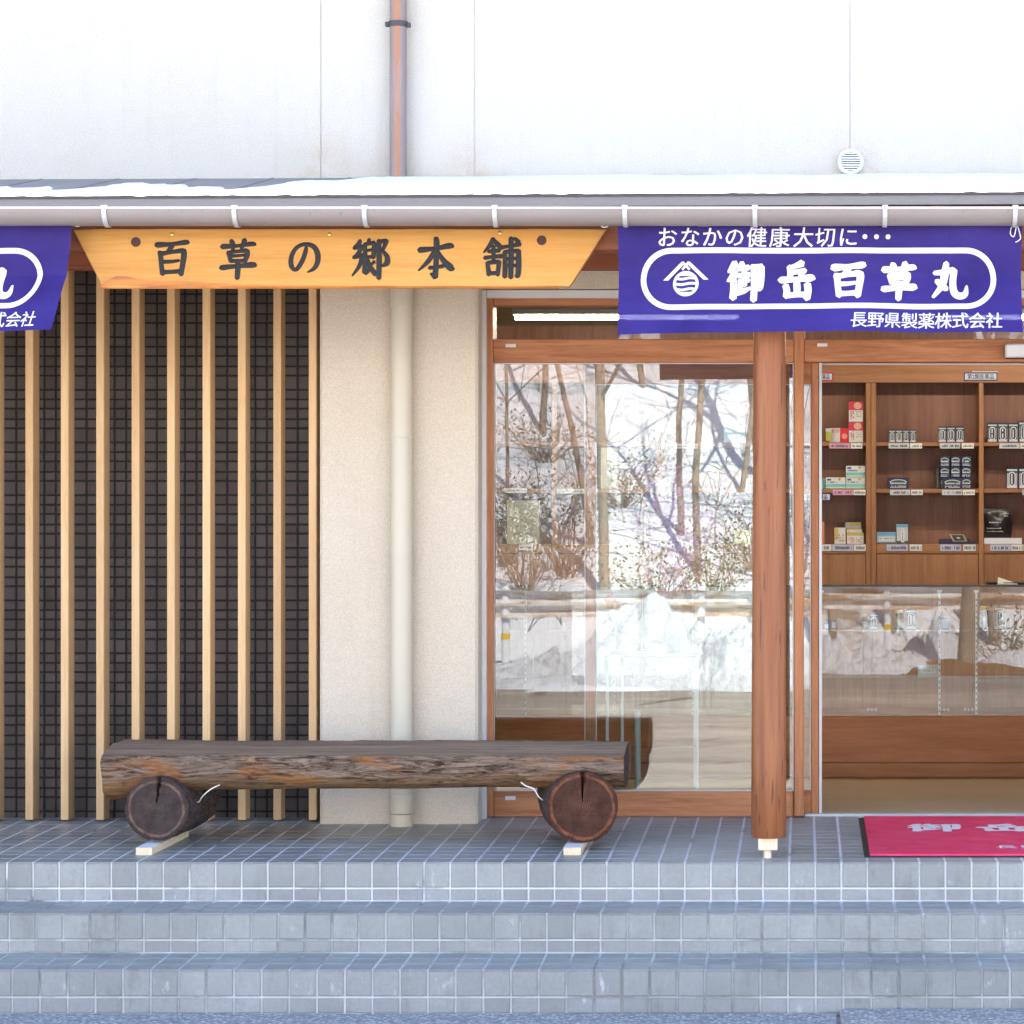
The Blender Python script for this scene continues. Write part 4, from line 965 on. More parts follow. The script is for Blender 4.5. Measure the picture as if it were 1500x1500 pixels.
sA, cA, rA = support(229, 1185, 46.5, 0.30, 0.56, 0.01, [M['bark_dark'], M['rings_a']])
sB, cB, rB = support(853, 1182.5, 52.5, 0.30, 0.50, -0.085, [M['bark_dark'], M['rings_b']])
def cord2(P, parent): smooth(MB().tube([tuple(p) for p in [Vector(q[:3]) for q in P]], 0.0026, 6).build('cord', M['cord'], parent))
def cpts(L): return [px(a, b, Y) for a, b, Y in L]
def crv(L): return [(a, b, Y) for a, b, Y in cr(L, 5)]
cord2(cpts(crv([(322, 1149.5, .40), (309, 1156, .385), (297, 1166, .395), (292, 1174, .42), (288, 1175, .44)])), bench)
cord2(cpts(crv([(763, 1146, .38), (770, 1151, .372), (782, 1156, .372), (789, 1167, .376), (795, 1172, .39)])), bench)
# bevelled wood strips under the logs
for (xa, xb, ya, yb, dxs, lab, br) in ((199, 222.5, 1243.5, 1254.5, 0.02, 'short pale wood strip under the darker log at the left end of the bench', 0), (825.5, 851, 1243, 1254, 0.0, 'short pale wood strip under the reddish log at the right end of the bench', 0)):
    Y0 = 0.185; a = px(xa, yb, Y0); b = px(xb, ya, Y0); Ln = 0.55
    dx = dxs; m = MB(); z0 = fz(Y0) + 0.0006
    t_ = b[2] - a[2]
    tt = (cA if xa < 500 else cB)[2] - (rA if xa < 500 else rB) * 1.0 - fz(0.3)
    z1 = min(z0 + t_, z0 + 0.032)
    m.add([(a[0], Y0, z0), (b[0], Y0, z0), (b[0] + dx, Y0 + Ln, fz(Y0 + Ln) + .0006), (a[0] + dx, Y0 + Ln, fz(Y0 + Ln) + .0006), (a[0], Y0, z1), (b[0], Y0, z1), (b[0] + dx, Y0 + Ln, z1 + fz(Ln)), (a[0] + dx, Y0 + Ln, z1 + fz(Ln))],
          [(0, 3, 2, 1), (0, 1, 5, 4), (1, 2, 6, 5), (2, 3, 7, 6), (3, 0, 4, 7), (4, 5, 6, 7)])
    m.mi[-1] = 1
    tag(m.build('wood_strip', [M['raw'], M['paintwhite']], loc=a), lab, 'wood strip', 'strips under the bench')

# ================================================================== door mat
mt = tag(empty('door_mat', px(1400, 1257, 0.17)), 'pink-red door mat with white characters and black rubber edge before the doorway', 'mat')
XM0, XM1, YM0, YM1 = px(1266, 0, 0.15)[0], 1.95, 0.125, 1.30
def slab(x0, x1, y0, y1, h0, h1):
    m = MB(); m.add([(x0, y0, fz(y0) + h0), (x1, y0, fz(y0) + h0), (x1, y1, fz(y1) + h0), (x0, y1, fz(y1) + h0), (x0 + .002, y0 + .002, fz(y0) + h1), (x1 - .002, y0 + .002, fz(y0) + h1), (x1 - .002, y1 - .002, fz(y1) + h1), (x0 + .002, y1 - .002, fz(y1) + h1)],
        [(0, 3, 2, 1), (4, 5, 6, 7), (0, 1, 5, 4), (1, 2, 6, 5), (2, 3, 7, 6), (3, 0, 4, 7)]); return m
slab(XM0, XM1, YM0, YM1, 0.0008, 0.005).build('rubber_backing', M['black'], mt)
slab(XM0 + 0.022, XM1 - 0.022, YM0 + 0.012, YM1 - 0.002, 0.0045, 0.0125).build('pile', M['mat'], mt)
def map_mat(u, v, h): return (u, v, fz(v) + 0.0125 + h)
for i, ch in enumerate('御岳百草丸'):
    glyph_mesh(ch, map_mat, 0.215, px(1369, 1219, 0.85)[0] + i * 0.287, 0.905, 0.0006, 0.0, 1.15).build('character', M['matprint'], mt)
for i, ch in enumerate('長野県製薬株式会社'):
    type_mesh(ch, map_mat, 0.088, px(1475, 1247, 0.3)[0] + i * 0.1, 0.33, 0.0008, 0.02).build('small_character', M['matprint'], mt)

# ================================================================== inside the shop: shelves along the back wall
YF, YBK = 4.75, 5.02                       # front and back of the shelving
shf = tag(empty('shelf_unit', (0.6, YF, IF)), 'tall brown wood shelving with price cards along the back wall of the shop', 'shelves')
def sx(p): return px(p, 0, YF)[0]
def szz(p): return px(0, p, YF)[2]
LX, RX = -2.05, 2.85
MB().box(LX, RX, YBK, YBK + 0.02, IF, 2.45).build('back_panel', M['shelf_back'], shf)
MB().rbox(LX, RX, YF - 0.004, YF + 0.02, szz(560.5), szz(508), 0.002).build('top_rail', M['shelf_h'], shf)
MB().rbox(LX, RX, YF - 0.02, YBK - 0.001, szz(507.6), szz(497), 0.003).build('top_board', M['shelf_h'], shf)
divs = [(1268.5, 1275.6), (1276.0, 1283.5), (1434, 1441), (1592, 1599), (1600, 1607), (1120, 1127), (960, 967), (967.5, 975), (808, 815)]
bays = sorted([(a, b) for a, b in divs])
for a, b in divs:
    MB().rbox(sx(a), sx(b), YF, YBK - 0.001, IF, szz(561), 0.002).build('divider', M['shelf_v'], shf)
edges = [LX] + sorted([sx(q) for a, b in divs for q in (a, b)]) + [RX]
segs = [(edges[i], edges[i + 1]) for i in range(0, len(edges), 2)]
segs = [(a, b) for a, b in segs if b - a > 0.05]
for (a, b) in segs:
    for (y0, y1) in ((648, 653.3), (716, 721.8)):
        MB().rbox(a + .001, b - .001, YF + 0.004, YBK - 0.001, szz(y1), szz(y0), 0.0015).build('shelf', M['shelf_h'], shf)
    MB().rbox(a + .001, b - .001, YF + 0.001, YBK - 0.001, szz(811), szz(797), 0.002).build('shelf', M['shelf_h'], shf)
    MB().rbox(a + .002, b - .002, YF + 0.006, YF + 0.024, IF + 0.08, szz(812), 0.002).build('cabinet_door', M['shelf_v'], shf)
# price cards clipped to the shelf edges
cards = []
def zc(v, base): return base + v / 4.6875
C1, C2, C3 = (649.2, 657), (717.4, 725.2), (797.6, 807)
PK, WH, GR_, LV = (0.62, 0.30, 0.42), (0.72, 0.71, 0.66), (0.52, 0.53, 0.55), (0.48, 0.49, 0.62)
for row, L in ((C1, ((162, 305, PK), (310, 390, WH), (570, 712, GR_), (717, 800, WH), (922, 1060, GR_), (1073, 1155, WH), (1330, 1470, GR_), (1475, 1560, WH))),
               (C2, ((187, 327, PK), (330, 412, WH), (580, 718, GR_), (725, 805, WH), (937, 1075, GR_), (1080, 1162, WH), (1487, 1620, GR_))),
               (C3, ((112, 178, WH), (183, 327, LV), (331, 414, WH), (557, 702, LV), (715, 800, WH), (925, 1068, LV), (1083, 1168, WH), (1268, 1410, LV), (1413, 1497, WH)))):
    for a, b, c in L: cards.append((1180 + a / 4.6875, 1180 + b / 4.6875, row[0], row[1], c))
for xa, xb, ya, yb, c in list(cards) + [(895, 925, 678, 686, WH), (740, 772, 715, 722, WH), (815, 858, 716, 723, WH), (988, 1022, 650, 657, WH), (760, 780, 798, 806, WH)]:
    o = pbox(xa, ya, xb, yb, YF - 0.007, YF - 0.0045, 0.0).build('price_card', flat(c, 0.35), shf)
    m = MB(); k = 1.0; Yc = YF - 0.0078; w_ = xb - xa
    dark = (0.06, 0.06, 0.09) if c != WH else (0.16, 0.15, 0.14)
    u = xa + w_ * 0.1
    while u < xb - w_ * 0.1:                              # tiny illegible print
        q = random.uniform(0.7, 1.8); a_ = px(u, yb - 2.2, Yc); b_ = px(min(u + q, xb - 1), ya + (2.4 if random.random() < .6 else 3.4), Yc)
        if random.random() < 0.8: m.add([(a_[0], Yc, a_[2]), (b_[0], Yc, a_[2]), (b_[0], Yc, b_[2]), (a_[0], Yc, b_[2])], [(0, 1, 2, 3)])
        u += q + 0.5
    if m.v: child(m.build('card_print', flat(dark), None), o)
def plate(x0, y0, x1, y1, rim, txt, Yp=None):
    Yp = Yp or YF - 0.012
    o = pbox(x0, y0, x1, y1, Yp, Yp + 0.006, 0.001).build('class_plate', flat(rim), shf)
    child(pbox(x0 + 1.5, y0 + 1.7, x1 - 1.5, y1 - 1.7, Yp - 0.0012, Yp - 0.0002, 0).build('plate_face', flat((0.55, 0.58, 0.66)), None), o)
    a = px((x0 + x1) / 2, (y0 + y1) / 2, Yp)
    child(type_mesh(txt, lambda u, v, h: (u, Yp - 0.0012 - h, v), 8.2 / sc(Yp), a[0], a[2], 0.0006, 0.02, width=(x1 - x0 - 10) / sc(Yp)).build('plate_text', flat((0.02, 0.02, 0.04)), None), o)
plate(1412, 545.5, 1461, 557.8, (0.02, 0.025, 0.12), '第2類医薬品')
plate(1180, 545.8, 1220, 558, (0.55, 0.02, 0.08), '第1類医薬品')
plate(1176, 722.2, 1217, 734, (0.02, 0.025, 0.12), '第3類医薬品')
m = pbox(1424, 543.6, 1462, 545, YF - 0.012, YF - 0.008, 0).build('plate_clip', M['frame_grey'], shf)

# ------------------------------------------------------------------ goods on the shelves
NAVY, SILV, GRN = (0.014, 0.016, 0.06), (0.42, 0.44, 0.47), (0.025, 0.10, 0.06)
def quad(m, x0, y0, x1, y1, Y): 
    a = px(x0, y1, Y); b = px(x1, y0, Y); m.add([(a[0], Y, a[2]), (b[0], Y, a[2]), (b[0], Y, b[2]), (a[0], Y, b[2])], [(0, 1, 2, 3)])
def capsule(m, x0, y0, x1, y1, Y, N=8):
    r = (x1 - x0) / 2; P = []
    for k in range(N + 1): t = math.pi * k / N; P.append(((x0 + x1) / 2 + r * math.cos(t), y0 + r - r * math.sin(t)))
    for k in range(N + 1): t = math.pi + math.pi * k / N; P.append(((x0 + x1) / 2 + r * math.cos(t), y1 - r - r * math.sin(t)))
    m.add([px(a, b, Y) for a, b in P], [tuple(range(len(P)))])
def scribble(m, x0, y0, x1, y1, Y, rows, vertical=False, dens=0.8):
    if vertical:
        for k in range(rows):
            u0 = x0 + (x1 - x0) * k / rows; u1 = x0 + (x1 - x0) * (k + 0.7) / rows; v = y0
            while v < y1:
                q = random.uniform(0.6, 1.4)
                if random.random() < dens: quad(m, u0 + random.uniform(0, .2), v, u1, min(v + q, y1), Y)
                v += q + 0.45
    else:
        for k in range(rows):
            v0 = y0 + (y1 - y0) * k / rows; v1 = y0 + (y1 - y0) * (k + 0.62) / rows; u = x0
            while u < x1:
                q = random.uniform(0.6, 1.7)
                if random.random() < dens: quad(m, u, v0, min(u + q, x1), v1, Y)
                u += q + 0.4
SHZ = {648: szz(648), 716: szz(716), 797: szz(797)}
def body_box(name, x0, y0, x1, y1, Y, depth, col, label, cat, group=None, rough=0.4, b=0.002):
    a = px(x0, y1, Y); c = px(x1, y0, Y)
    r = tag(empty(name, ((a[0] + c[0]) / 2, Y + depth / 2, a[2])), label, cat, group)
    MB().rbox(a[0] + .0004, c[0] - .0004, Y, Y + depth, a[2] + .0003, c[2], b).build('carton', flat(col, rough), r); return r
ORD = ['first', 'second', 'third', 'fourth', 'fifth']
def tin(x0, y0, x1, y1, Y, label, silver=False, band=True, group=None):
    r = body_box('medicine_tin', x0, y0, x1, y1, Y, 0.035, NAVY, label, 'tin', group)
    w_, h = x1 - x0, y1 - y0
    m = MB(); quad(m, x0 + w_ * .06, y0 + h * .08, x1 - w_ * .06, y1 - h * .03, Y - .0006); m.build('silver_label', flat(SILV if not silver else (0.55, 0.57, 0.6), 0.3), r)
    if band:
        m = MB(); quad(m, x0 + w_ * .06, y0 + h * .16, x1 - w_ * .06, y0 + h * .27, Y - .0010); m.build('green_band', flat(GRN), r)
    m = MB(); quad(m, x0 + w_ * .1, y0 + h * .27, x1 - w_ * .1, y0 + h * .84, Y - .0012); m.build('dark_panel', flat((0.03, 0.032, 0.05) if not silver else (0.3, 0.31, 0.34)), r)
    m = MB(); capsule(m, x0 + w_ * .2, y0 + h * .2, x1 - w_ * .2, y1 - h * .12, Y - .0016); m.build('oval_frame', flat((0.62, 0.63, 0.64), 0.3), r)
    m = MB(); capsule(m, x0 + w_ * .28, y0 + h * .245, x1 - w_ * .28, y1 - h * .165, Y - .002); m.build('oval_field', flat((0.035, 0.035, 0.05)), r)
    m = MB(); scribble(m, x0 + w_ * .40, y0 + h * .30, x1 - w_ * .40, y1 - h * .22, Y - .0024, 1, True, 0.95); scribble(m, x0 + w_ * .15, y1 - h * .11, x1 - w_ * .15, y1 - h * .04, Y - .0024, 1)
    m.build('label_print', flat((0.7, 0.7, 0.7)), r)
    return r
YG = YF + 0.03
for i in range(4):
    a = 1302 + i * 10.2; tin(a, 629.5, a + 9.7, 648, YG, f'{ORD[i]} from the left of four smallest navy tins on the top shelf' if i != 1 else 'bright silver tin, second of the four smallest on the top shelf', silver=(i == 1), group='small tins in a row of four')
for i in range(3):
    a = 1374 + i * 12.9; tin(a, 624.8, a + 12.4, 648, YG, f'{ORD[i]} from the left of three navy tins on the top shelf', group='tins in a row of three')
for i in range(4):
    a = 1446.3 + i * 15.4; tin(a, (619.5, 619.5, 619.5, 616.5)[i], a + 14.8, 648, YG, f'{ORD[i]} of the large navy tins at the right end of the top shelf', group='large tins at the right')
for i in range(3):
    a = 1474 + i * 18.2; tin(a, 684.8, a + 17, 716, YG, f'{ORD[i]} from the left of the large silver tins on the middle shelf', silver=True, group='large silver tins')
def mini(x0, y0, x1, y1, Y, label, grp, pouch=False):
    r = body_box('small_navy_box', x0, y0, x1, y1, Y, 0.06, NAVY, label, 'box' if not pouch else 'pouch', grp)
    w_, h = x1 - x0, y1 - y0; m = MB(); N = 8; cx = (x0 + x1) / 2
    P = [px(cx + w_ * .42 * math.cos(math.pi * k / N), y0 + h * .42 - h * .28 * math.sin(math.pi * k / N), Y - .001) for k in range(N + 1)]
    m.add(P, [tuple(range(N + 1))]); m.build('arched_emblem', flat((0.5, 0.55, 0.55)), r)
    P = [px(cx + w_ * .36 * math.cos(math.pi * k / N), y0 + h * .42 - h * .20 * math.sin(math.pi * k / N), Y - .0016) for k in range(N + 1)]
    m = MB(); m.add(P, [tuple(range(N + 1))]); m.build('green_field', flat(GRN), r)
    m = MB(); scribble(m, x0 + w_ * .12, y0 + h * .44, x1 - w_ * .12, y0 + h * .66, Y - .0018, 1, dens=.95); scribble(m, x0 + w_ * .12, y0 + h * .72, x1 - w_ * .12, y1 - h * .06, Y - .0018, 2, dens=.9); m.build('label_print', flat((0.66, 0.68, 0.72)), r)
    return r
for rr in range(3):
    for cc in range(3):
        if rr == 2 and cc < 2: continue
        mini(1376.5 + cc * 15.8, 668 + rr * 16.0, 1376.5 + cc * 15.8 + 14.8, 668 + rr * 16.0 + 15.7, YG + 0.02, f'small navy box in the {("top","middle","bottom")[rr]} row, {("left","centre","right")[cc]} column of the nine box stack', 'stack of small navy boxes')
mini(1377, 700, 1391.5, 716, YG + 0.06, 'small navy box half hidden behind the front pouch of the stack', 'stack of small navy boxes')
mini(1381, 700.5, 1409.5, 716, YG - 0.015, 'wide navy pouch standing before the stack of small boxes', 'wide navy pouches', True)
mini(1300.5, 699.8, 1331, 716, YG, 'wide navy pouch standing alone on the middle shelf', 'wide navy pouches', True)
body_box('green_box', 1371.8, 685, 1375.8, 716, YG + 0.05, 0.06, (0.05, 0.085, 0.035), 'narrow green box against the left side of the navy stack', 'box')
def redbox(x0, y0, x1, y1, lab):
    r = body_box('red_white_carton', x0, y0, x1, y1, YG, 0.05, (0.66, 0.63, 0.57), lab, 'carton'); h = y1 - y0; w_ = x1 - x0
    m = MB(); quad(m, x0, y0, x1, y0 + h * .42, YG - .0008); m.build('red_band', flat((0.62, 0.03, 0.075)), r)
    m = MB(); N = 14; cx, cy = x0 + w_ * .62, y0 + h * .2
    m.add([px(cx + w_ * .27 * math.cos(2 * math.pi * k / N), cy + h * .17 * math.sin(2 * math.pi * k / N), YG - .0012) for k in range(N)], [tuple(range(N))[::-1]]); m.build('gold_seal', flat((0.62, 0.38, 0.22)), r)
    m = MB(); scribble(m, x0 + w_ * .12, y0 + h * .46, x0 + w_ * .42, y1 - h * .14, YG - .0012, 2, True); m.build('red_print', flat((0.55, 0.06, 0.12)), r)
    m = MB(); scribble(m, x0 + w_ * .52, y0 + h * .47, x1 - w_ * .12, y1 - h * .2, YG - .0012, 3); m.build('fine_print', flat((0.36, 0.36, 0.33)), r)
redbox(1243.3, 588.5, 1264.2, 618, 'upper of two stacked red and white cartons on the top shelf')
redbox(1243.3, 618.2, 1264.2, 648, 'lower of two stacked red and white cartons on the top shelf')
r = body_box('red_white_carton', 1214, 627.3, 1242.3, 648, YG + .01, 0.05, (0.66, 0.63, 0.57), 'wide carton with a red right half beside the stacked red cartons', 'carton')
m = MB(); quad(m, 1230.5, 627.3, 1242.3, 648, YG + .0092); m.build('red_half', flat((0.62, 0.015, 0.03)), r)
m = MB(); N = 12; m.add([px(1237 + 4.2 * math.cos(2 * math.pi * k / N), 639 + 4.2 * math.sin(2 * math.pi * k / N), YG + .0085) for k in range(N)], [tuple(range(N))[::-1]]); m.build('seal', flat((0.68, 0.25, 0.2)), r)
m = MB(); scribble(m, 1217, 629, 1230, 634.5, YG + .009, 2); m.build('red_print', flat((0.5, 0.05, 0.1)), r)
r = body_box('shelf_talker', 1209.5, 627.5, 1218, 646, YG - .02, 0.002, (0.42, 0.42, 0.02), 'small yellow and clear tag standing before the red and white carton', 'tag'); m = MB(); quad(m, 1209.6, 627.6, 1217.9, 633, YG - .0207); m.build('clear_top', flat((0.5, 0.5, 0.46)), r)
def teal(x0, y0, x1, y1, lab):
    r = body_box('teal_white_carton', x0, y0, x1, y1, YG, 0.06, (0.66, 0.66, 0.62), lab, 'carton', 'teal and white cartons'); h = y1 - y0; w_ = x1 - x0
    m = MB(); quad(m, x0, y0 + h * .58, x1, y0 + h * .84, YG - .0008); m.build('teal_band', flat((0.16, 0.50, 0.47)), r)
    m = MB(); quad(m, x0, y0 + h * .84, x1, y1 - h * .04, YG - .0008); m.build('lime_band', flat((0.55, 0.62, 0.36)), r)
    m = MB(); quad(m, x0 + w_ * .07, y0 + h * .12, x0 + w_ * .27, y0 + h * .28, YG - .0012); scribble(m, x0 + w_ * .1, y0 + h * .36, x0 + w_ * .6, y0 + h * .54, YG - .0012, 1); m.build('blue_print', flat((0.05, 0.07, 0.28)), r)
    m = MB(); m.add([px(x0 + w_ * .58, y0 + h * .08, YG - .0012), px(x0 + w_ * .69, y0 + h * .32, YG - .0012), px(x0 + w_ * .8, y0 + h * .08, YG - .0012)], [(0, 1, 2)]); m.build('gold_emblem', flat((0.50, 0.36, 0.07)), r)
teal(1239.2, 682.3, 1268, 699, 'upper of two stacked teal and white cartons on the middle shelf')
teal(1239.2, 699.3, 1268, 716, 'lower of two stacked teal and white cartons on the middle shelf')
teal(1209.5, 699.3, 1238.7, 716, 'single teal and white carton left of the stacked pair')
body_box('teal_carton', 1204, 700.5, 1208.8, 716, YG + .02, 0.05, (0.1, 0.35, 0.34), 'sliver of a teal carton beside the door edge', 'carton')
def yel(x0, y0, x1, y1, lab, Y, top=True):
    r = body_box('yellow_white_carton', x0, y0, x1, y1, Y, 0.05, (0.66, 0.62, 0.55), lab, 'carton'); h = y1 - y0; w_ = x1 - x0
    m = MB(); quad(m, x0, y0, x1 if top else x0 + w_ * .32, y0 + (h * .26 if top else h * .75), Y - .0008); m.build('yellow_band', flat((0.58, 0.48, 0.12)), r)
    m = MB(); scribble(m, x0 + w_ * .1, y0 + h * .4, x1 - w_ * .1, y1 - h * .1, Y - .0012, 3, dens=.6); m.build('fine_print', flat((0.5, 0.25, 0.22)), r)
yel(1222.3, 773, 1239, 797, 'upright yellow and white carton at the left on the bottom shelf', YG, False)
yel(1240.3, 780.7, 1265.3, 797, 'wide yellow and white carton before the yellow flat box', YG)
yel(1240.2, 775, 1263, 780.6, 'flat yellow box under the grey and gold carton', YG + .02)
r = body_box('grey_gold_carton', 1237.8, 765, 1261.5, 775, YG + .03, 0.05, (0.33, 0.31, 0.3), 'grey and gold carton on top of the yellow boxes', 'carton'); m = MB(); quad(m, 1245, 765.5, 1261.4, 770.5, YG + .0292); m.build('gold_band', flat((0.42, 0.30, 0.05)), r)
body_box('orange_carton', 1201, 764.5, 1207.6, 797, YG, 0.05, (0.62, 0.22, 0.09), 'tall orange carton half hidden by the door edge', 'carton')
def blue(x0, y0, x1, y1, lab, vert):
    r = body_box('blue_white_pack', x0, y0, x1, y1, YG, 0.04, (0.50, 0.53, 0.52), lab, 'pack'); h = y1 - y0; w_ = x1 - x0
    m = MB(); quad(m, x0, y0, x1, y0 + h * (.3 if not vert else .15), YG - .0008); m.build('blue_band', flat((0.12, 0.36, 0.56)), r)
    m = MB(); (capsule(m, x0 + w_ * .38, y0 + h * .2, x1 - w_ * .3, y1 - h * .08, YG - .0012) if vert else quad(m, x0 + w_ * .12, y0 + h * .42, x1 - w_ * .12, y0 + h * .7, YG - .0012)); m.build('white_field', flat((0.68, 0.68, 0.66)), r)
    m = MB(); (scribble(m, x0 + w_ * .47, y0 + h * .27, x0 + w_ * .58, y1 - h * .16, YG - .0016, 1, True) if vert else scribble(m, x0 + w_ * .16, y0 + h * .5, x1 - w_ * .16, y0 + h * .63, YG - .0016, 1)); m.build('label_print', flat((0.06, 0.07, 0.09)), r)
    m = MB(); quad(m, x0, y1 - h * .16, x1, y1, YG - .0008); m.build('dark_foot', flat((0.08, 0.09, 0.1)), r)
blue(1284.2, 779.5, 1312, 797, 'blue and white pack lying on its side on the bottom shelf', False)
blue(1313.2, 768, 1330.2, 797, 'upright blue and white pack beside the one on its side', True)
for k in range(2):
    r = body_box('flat_navy_box', 1376, 789.3 + k * 4, 1428.5 if k else 1420, 793.1 + k * 4, YG, 0.09, (0.02, 0.02, 0.07), ('upper' if k == 0 else 'lower') + ' flat navy box beneath the small framed box', 'box', 'flat navy boxes')
c = px(1403.5, 782, YG); m = MB(); a = [px(1390.5, 782.5, YG - .01), px(1412, 782.8, YG - .01), px(1417, 793, YG - .03), px(1396.5, 793.4, YG - .03)]
m.add(a + [(p[0], p[1] + 0.02, p[2]) for p in a], [(3, 2, 1, 0), (4, 5, 6, 7), (0, 1, 5, 4), (1, 2, 6, 5), (2, 3, 7, 6), (3, 0, 4, 7)])
r = tag(empty('framed_box', px(1404, 793, YG)), 'small tilted black box with gold frame on the flat navy boxes', 'box'); m.build('carton', flat((0.33, 0.27, 0.16)), r)
cc_ = [sum(q[k] for q in a) / 4 for k in range(3)]; m = MB(); m.add([tuple(cc_[k] + (q[k] - cc_[k]) * 0.78 - (0.002 if k == 1 else 0) for k in range(3)) for q in a], [(3, 2, 1, 0)]); m.build('black_face', flat((0.02, 0.018, 0.018)), r)
m = MB(); m.add([tuple(cc_[k] + (q[k] - cc_[k]) * 0.22 - (0.003 if k == 1 else 0) for k in range(3)) for q in a], [(3, 2, 1, 0)]); m.build('gold_mark', flat((0.45, 0.38, 0.25)), r)
r = tag(empty('black_bag', px(1461, 788, YG)), 'large crinkled black bag standing at the right on the bottom shelf', 'bag'); m = MB(); N = 14
for j in range(N + 1):
    for i in range(N + 1):
        u, v = i / N, j / N; p = px(1441.5 + 40 * u + 1.2 * math.sin(v * 5), 788 - 43.5 * v + (2 * u if j == N else 0) + random.uniform(-.3, .3) * (j == N), YG)
        m.v.append((p[0], YG + 0.012 - 0.03 * math.sin(math.pi * u) * math.sin(math.pi * min(1, v * 1.1)) + 0.003 * noise.noise((u * 9, v * 9, 0)), p[2]))
for j in range(N):
    for i in range(N): m.f.append((j * (N + 1) + i, j * (N + 1) + i + 1, (j + 1) * (N + 1) + i + 1, (j + 1) * (N + 1) + i))
n0 = len(m.v); m.v += [(p[0], YG + 0.03, p[2]) for p in m.v]; m.f += [tuple(n0 + q for q in f[::-1]) for f in m.f[:]]
m.mi = [0] * len(m.f); smooth(m.build('foil_body', plain('black_foil', (0.02, 0.016, 0.018), 0.28, 0.5, var=0.2), r))
m = MB()
for (ya, xa, xb) in ((752, 1465, 1477), (765, 1449, 1466), (773.5, 1446, 1466), (778, 1445, 1470), (755.5, 1471, 1476)):
    u = xa
    while u < xb: q = random.uniform(.8, 2); quad(m, u, ya + random.uniform(-.6, .6), u + q, ya + 1.0, YG - .026); u += q + .5
m.build('label_print', flat((0.6, 0.6, 0.58)), r)
body_box('silver_box', 1441.5, 788, 1497, 797, YG - .02, 0.1, (0.72, 0.72, 0.74), 'long white box lying before the black bag', 'box', rough=0.25)
# goods seen faintly through the left pane
r = body_box('clear_bag', 742, 733, 790, 797, YG, 0.05, (0.42, 0.42, 0.3), 'pale bag of herbs on the shelf behind the left pane', 'bag'); m = MB(); scribble(m, 750, 760, 782, 785, YG - .001, 5, dens=.5); m.build('label_print', flat((0.25, 0.28, 0.12)), r)
body_box('pale_carton', 1060, 624, 1092, 648, YG, 0.05, (0.5, 0.62, 0.66), 'pale blue carton on the top shelf behind the glass', 'carton')
body_box('cream_carton', 1075, 776, 1100, 797, YG, 0.05, (0.62, 0.58, 0.3), 'pale yellow carton on the bottom shelf behind the glass', 'carton')
body_box('white_carton', 880, 655, 905, 716, YG, 0.05, (0.6, 0.62, 0.55), 'tall white carton on the middle shelf behind the glass', 'carton')

# ================================================================== glass counter
YC = 3.32; YCB = 3.80
ct = tag(empty('display_counter', (0.4, YC, IF)), 'long brown wood counter with a glass showcase top', 'counter')
cx0, cx1 = -2.0, 2.6
def cz(p): return px(0, p, YC)[2]
MB().rbox(cx0, cx1, YC, YCB, cz(1117), cz(1048.5), 0.003).build('front_panel', M['counter'], ct)
MB().rbox(cx0, cx1, YC + 0.012, YCB - 0.01, IF + .0005, cz(1117.6), 0.003).build('plinth', M['counter'], ct)
MB().box(cx0 + .01, cx1 - .01, YC + 0.012, YCB - 0.02, cz(1048.3), cz(1046.3)).build('case_floor', M['counter'], ct)
MB().box(cx0 + .004, cx1 - .004, YC + 0.002, YC + 0.008, cz(1048.3), cz(859.2)).build('front_glass', M['case_glass'], ct)
MB().rbox(cx0, cx1, YC - 0.002, YCB, cz(859), cz(857.0), 0.0015).build('top_glass', M['case_glass'], ct)
MB().rbox(cx0, cx1, YC - 0.005, YC - 0.0025, cz(859.6), cz(856.6), 0.001).build('top_edge', M['dark'], ct)
for k in range(8):
    xa = cx0 + 0.01 + k * 0.572; MB().rbox(xa, xa + 0.57, YCB - 0.019 - 0.006 * (k % 2), YCB - 0.009 - 0.006 * (k % 2), cz(1046), cz(860), 0.002).build('back_slider', M['shelf_v'], ct)
for yy_ in (923.2, 991.0):
    z = px(0, yy_, YC + 0.03)[2]; MB().box(cx0 + .02, cx1 - .02, YC + 0.03, YCB - 0.06 - (0.1 if yy_ < 950 else 0), z - 0.0055, z).build('glass_shelf', M['case_glass'], ct)
for q in (1376, 1430, 1203, 900, 1015, 1160 - 390):
    x_ = px(q, 0, YC + .02)[0]
    MB().box(x_ - .0045, x_ + .0045, YC + 0.012, YC + 0.022, cz(1048), cz(868)).build('slotted_upright', M['white'], ct)
    MB().box(x_ - .012, x_ + .012, YC + 0.0105, YC + 0.024, cz(868), cz(864.5)).build('upright_cap', M['white'], ct)
    s_ = MB()
    for k in range(20):
        z = cz(1044 - k * 8.6); s_.box(x_ - .0022, x_ + .0022, YC + 0.0113, YC + 0.0119, z, z + 0.012)
    s_.build('slots', M['dark'], ct)
for q in (1277, 1383, 1419):
    for k in (-1, 0, 1):
        p = px(q + k * 5.5, 1039.5, YC); smooth(MB().lathe([(0.0075, 0.0), (0.0075, -0.003), (0.003, -0.004)], (p[0], YC + 0.001, p[2]), 12, 'Y').build('glass_clip', M['alu'], ct))
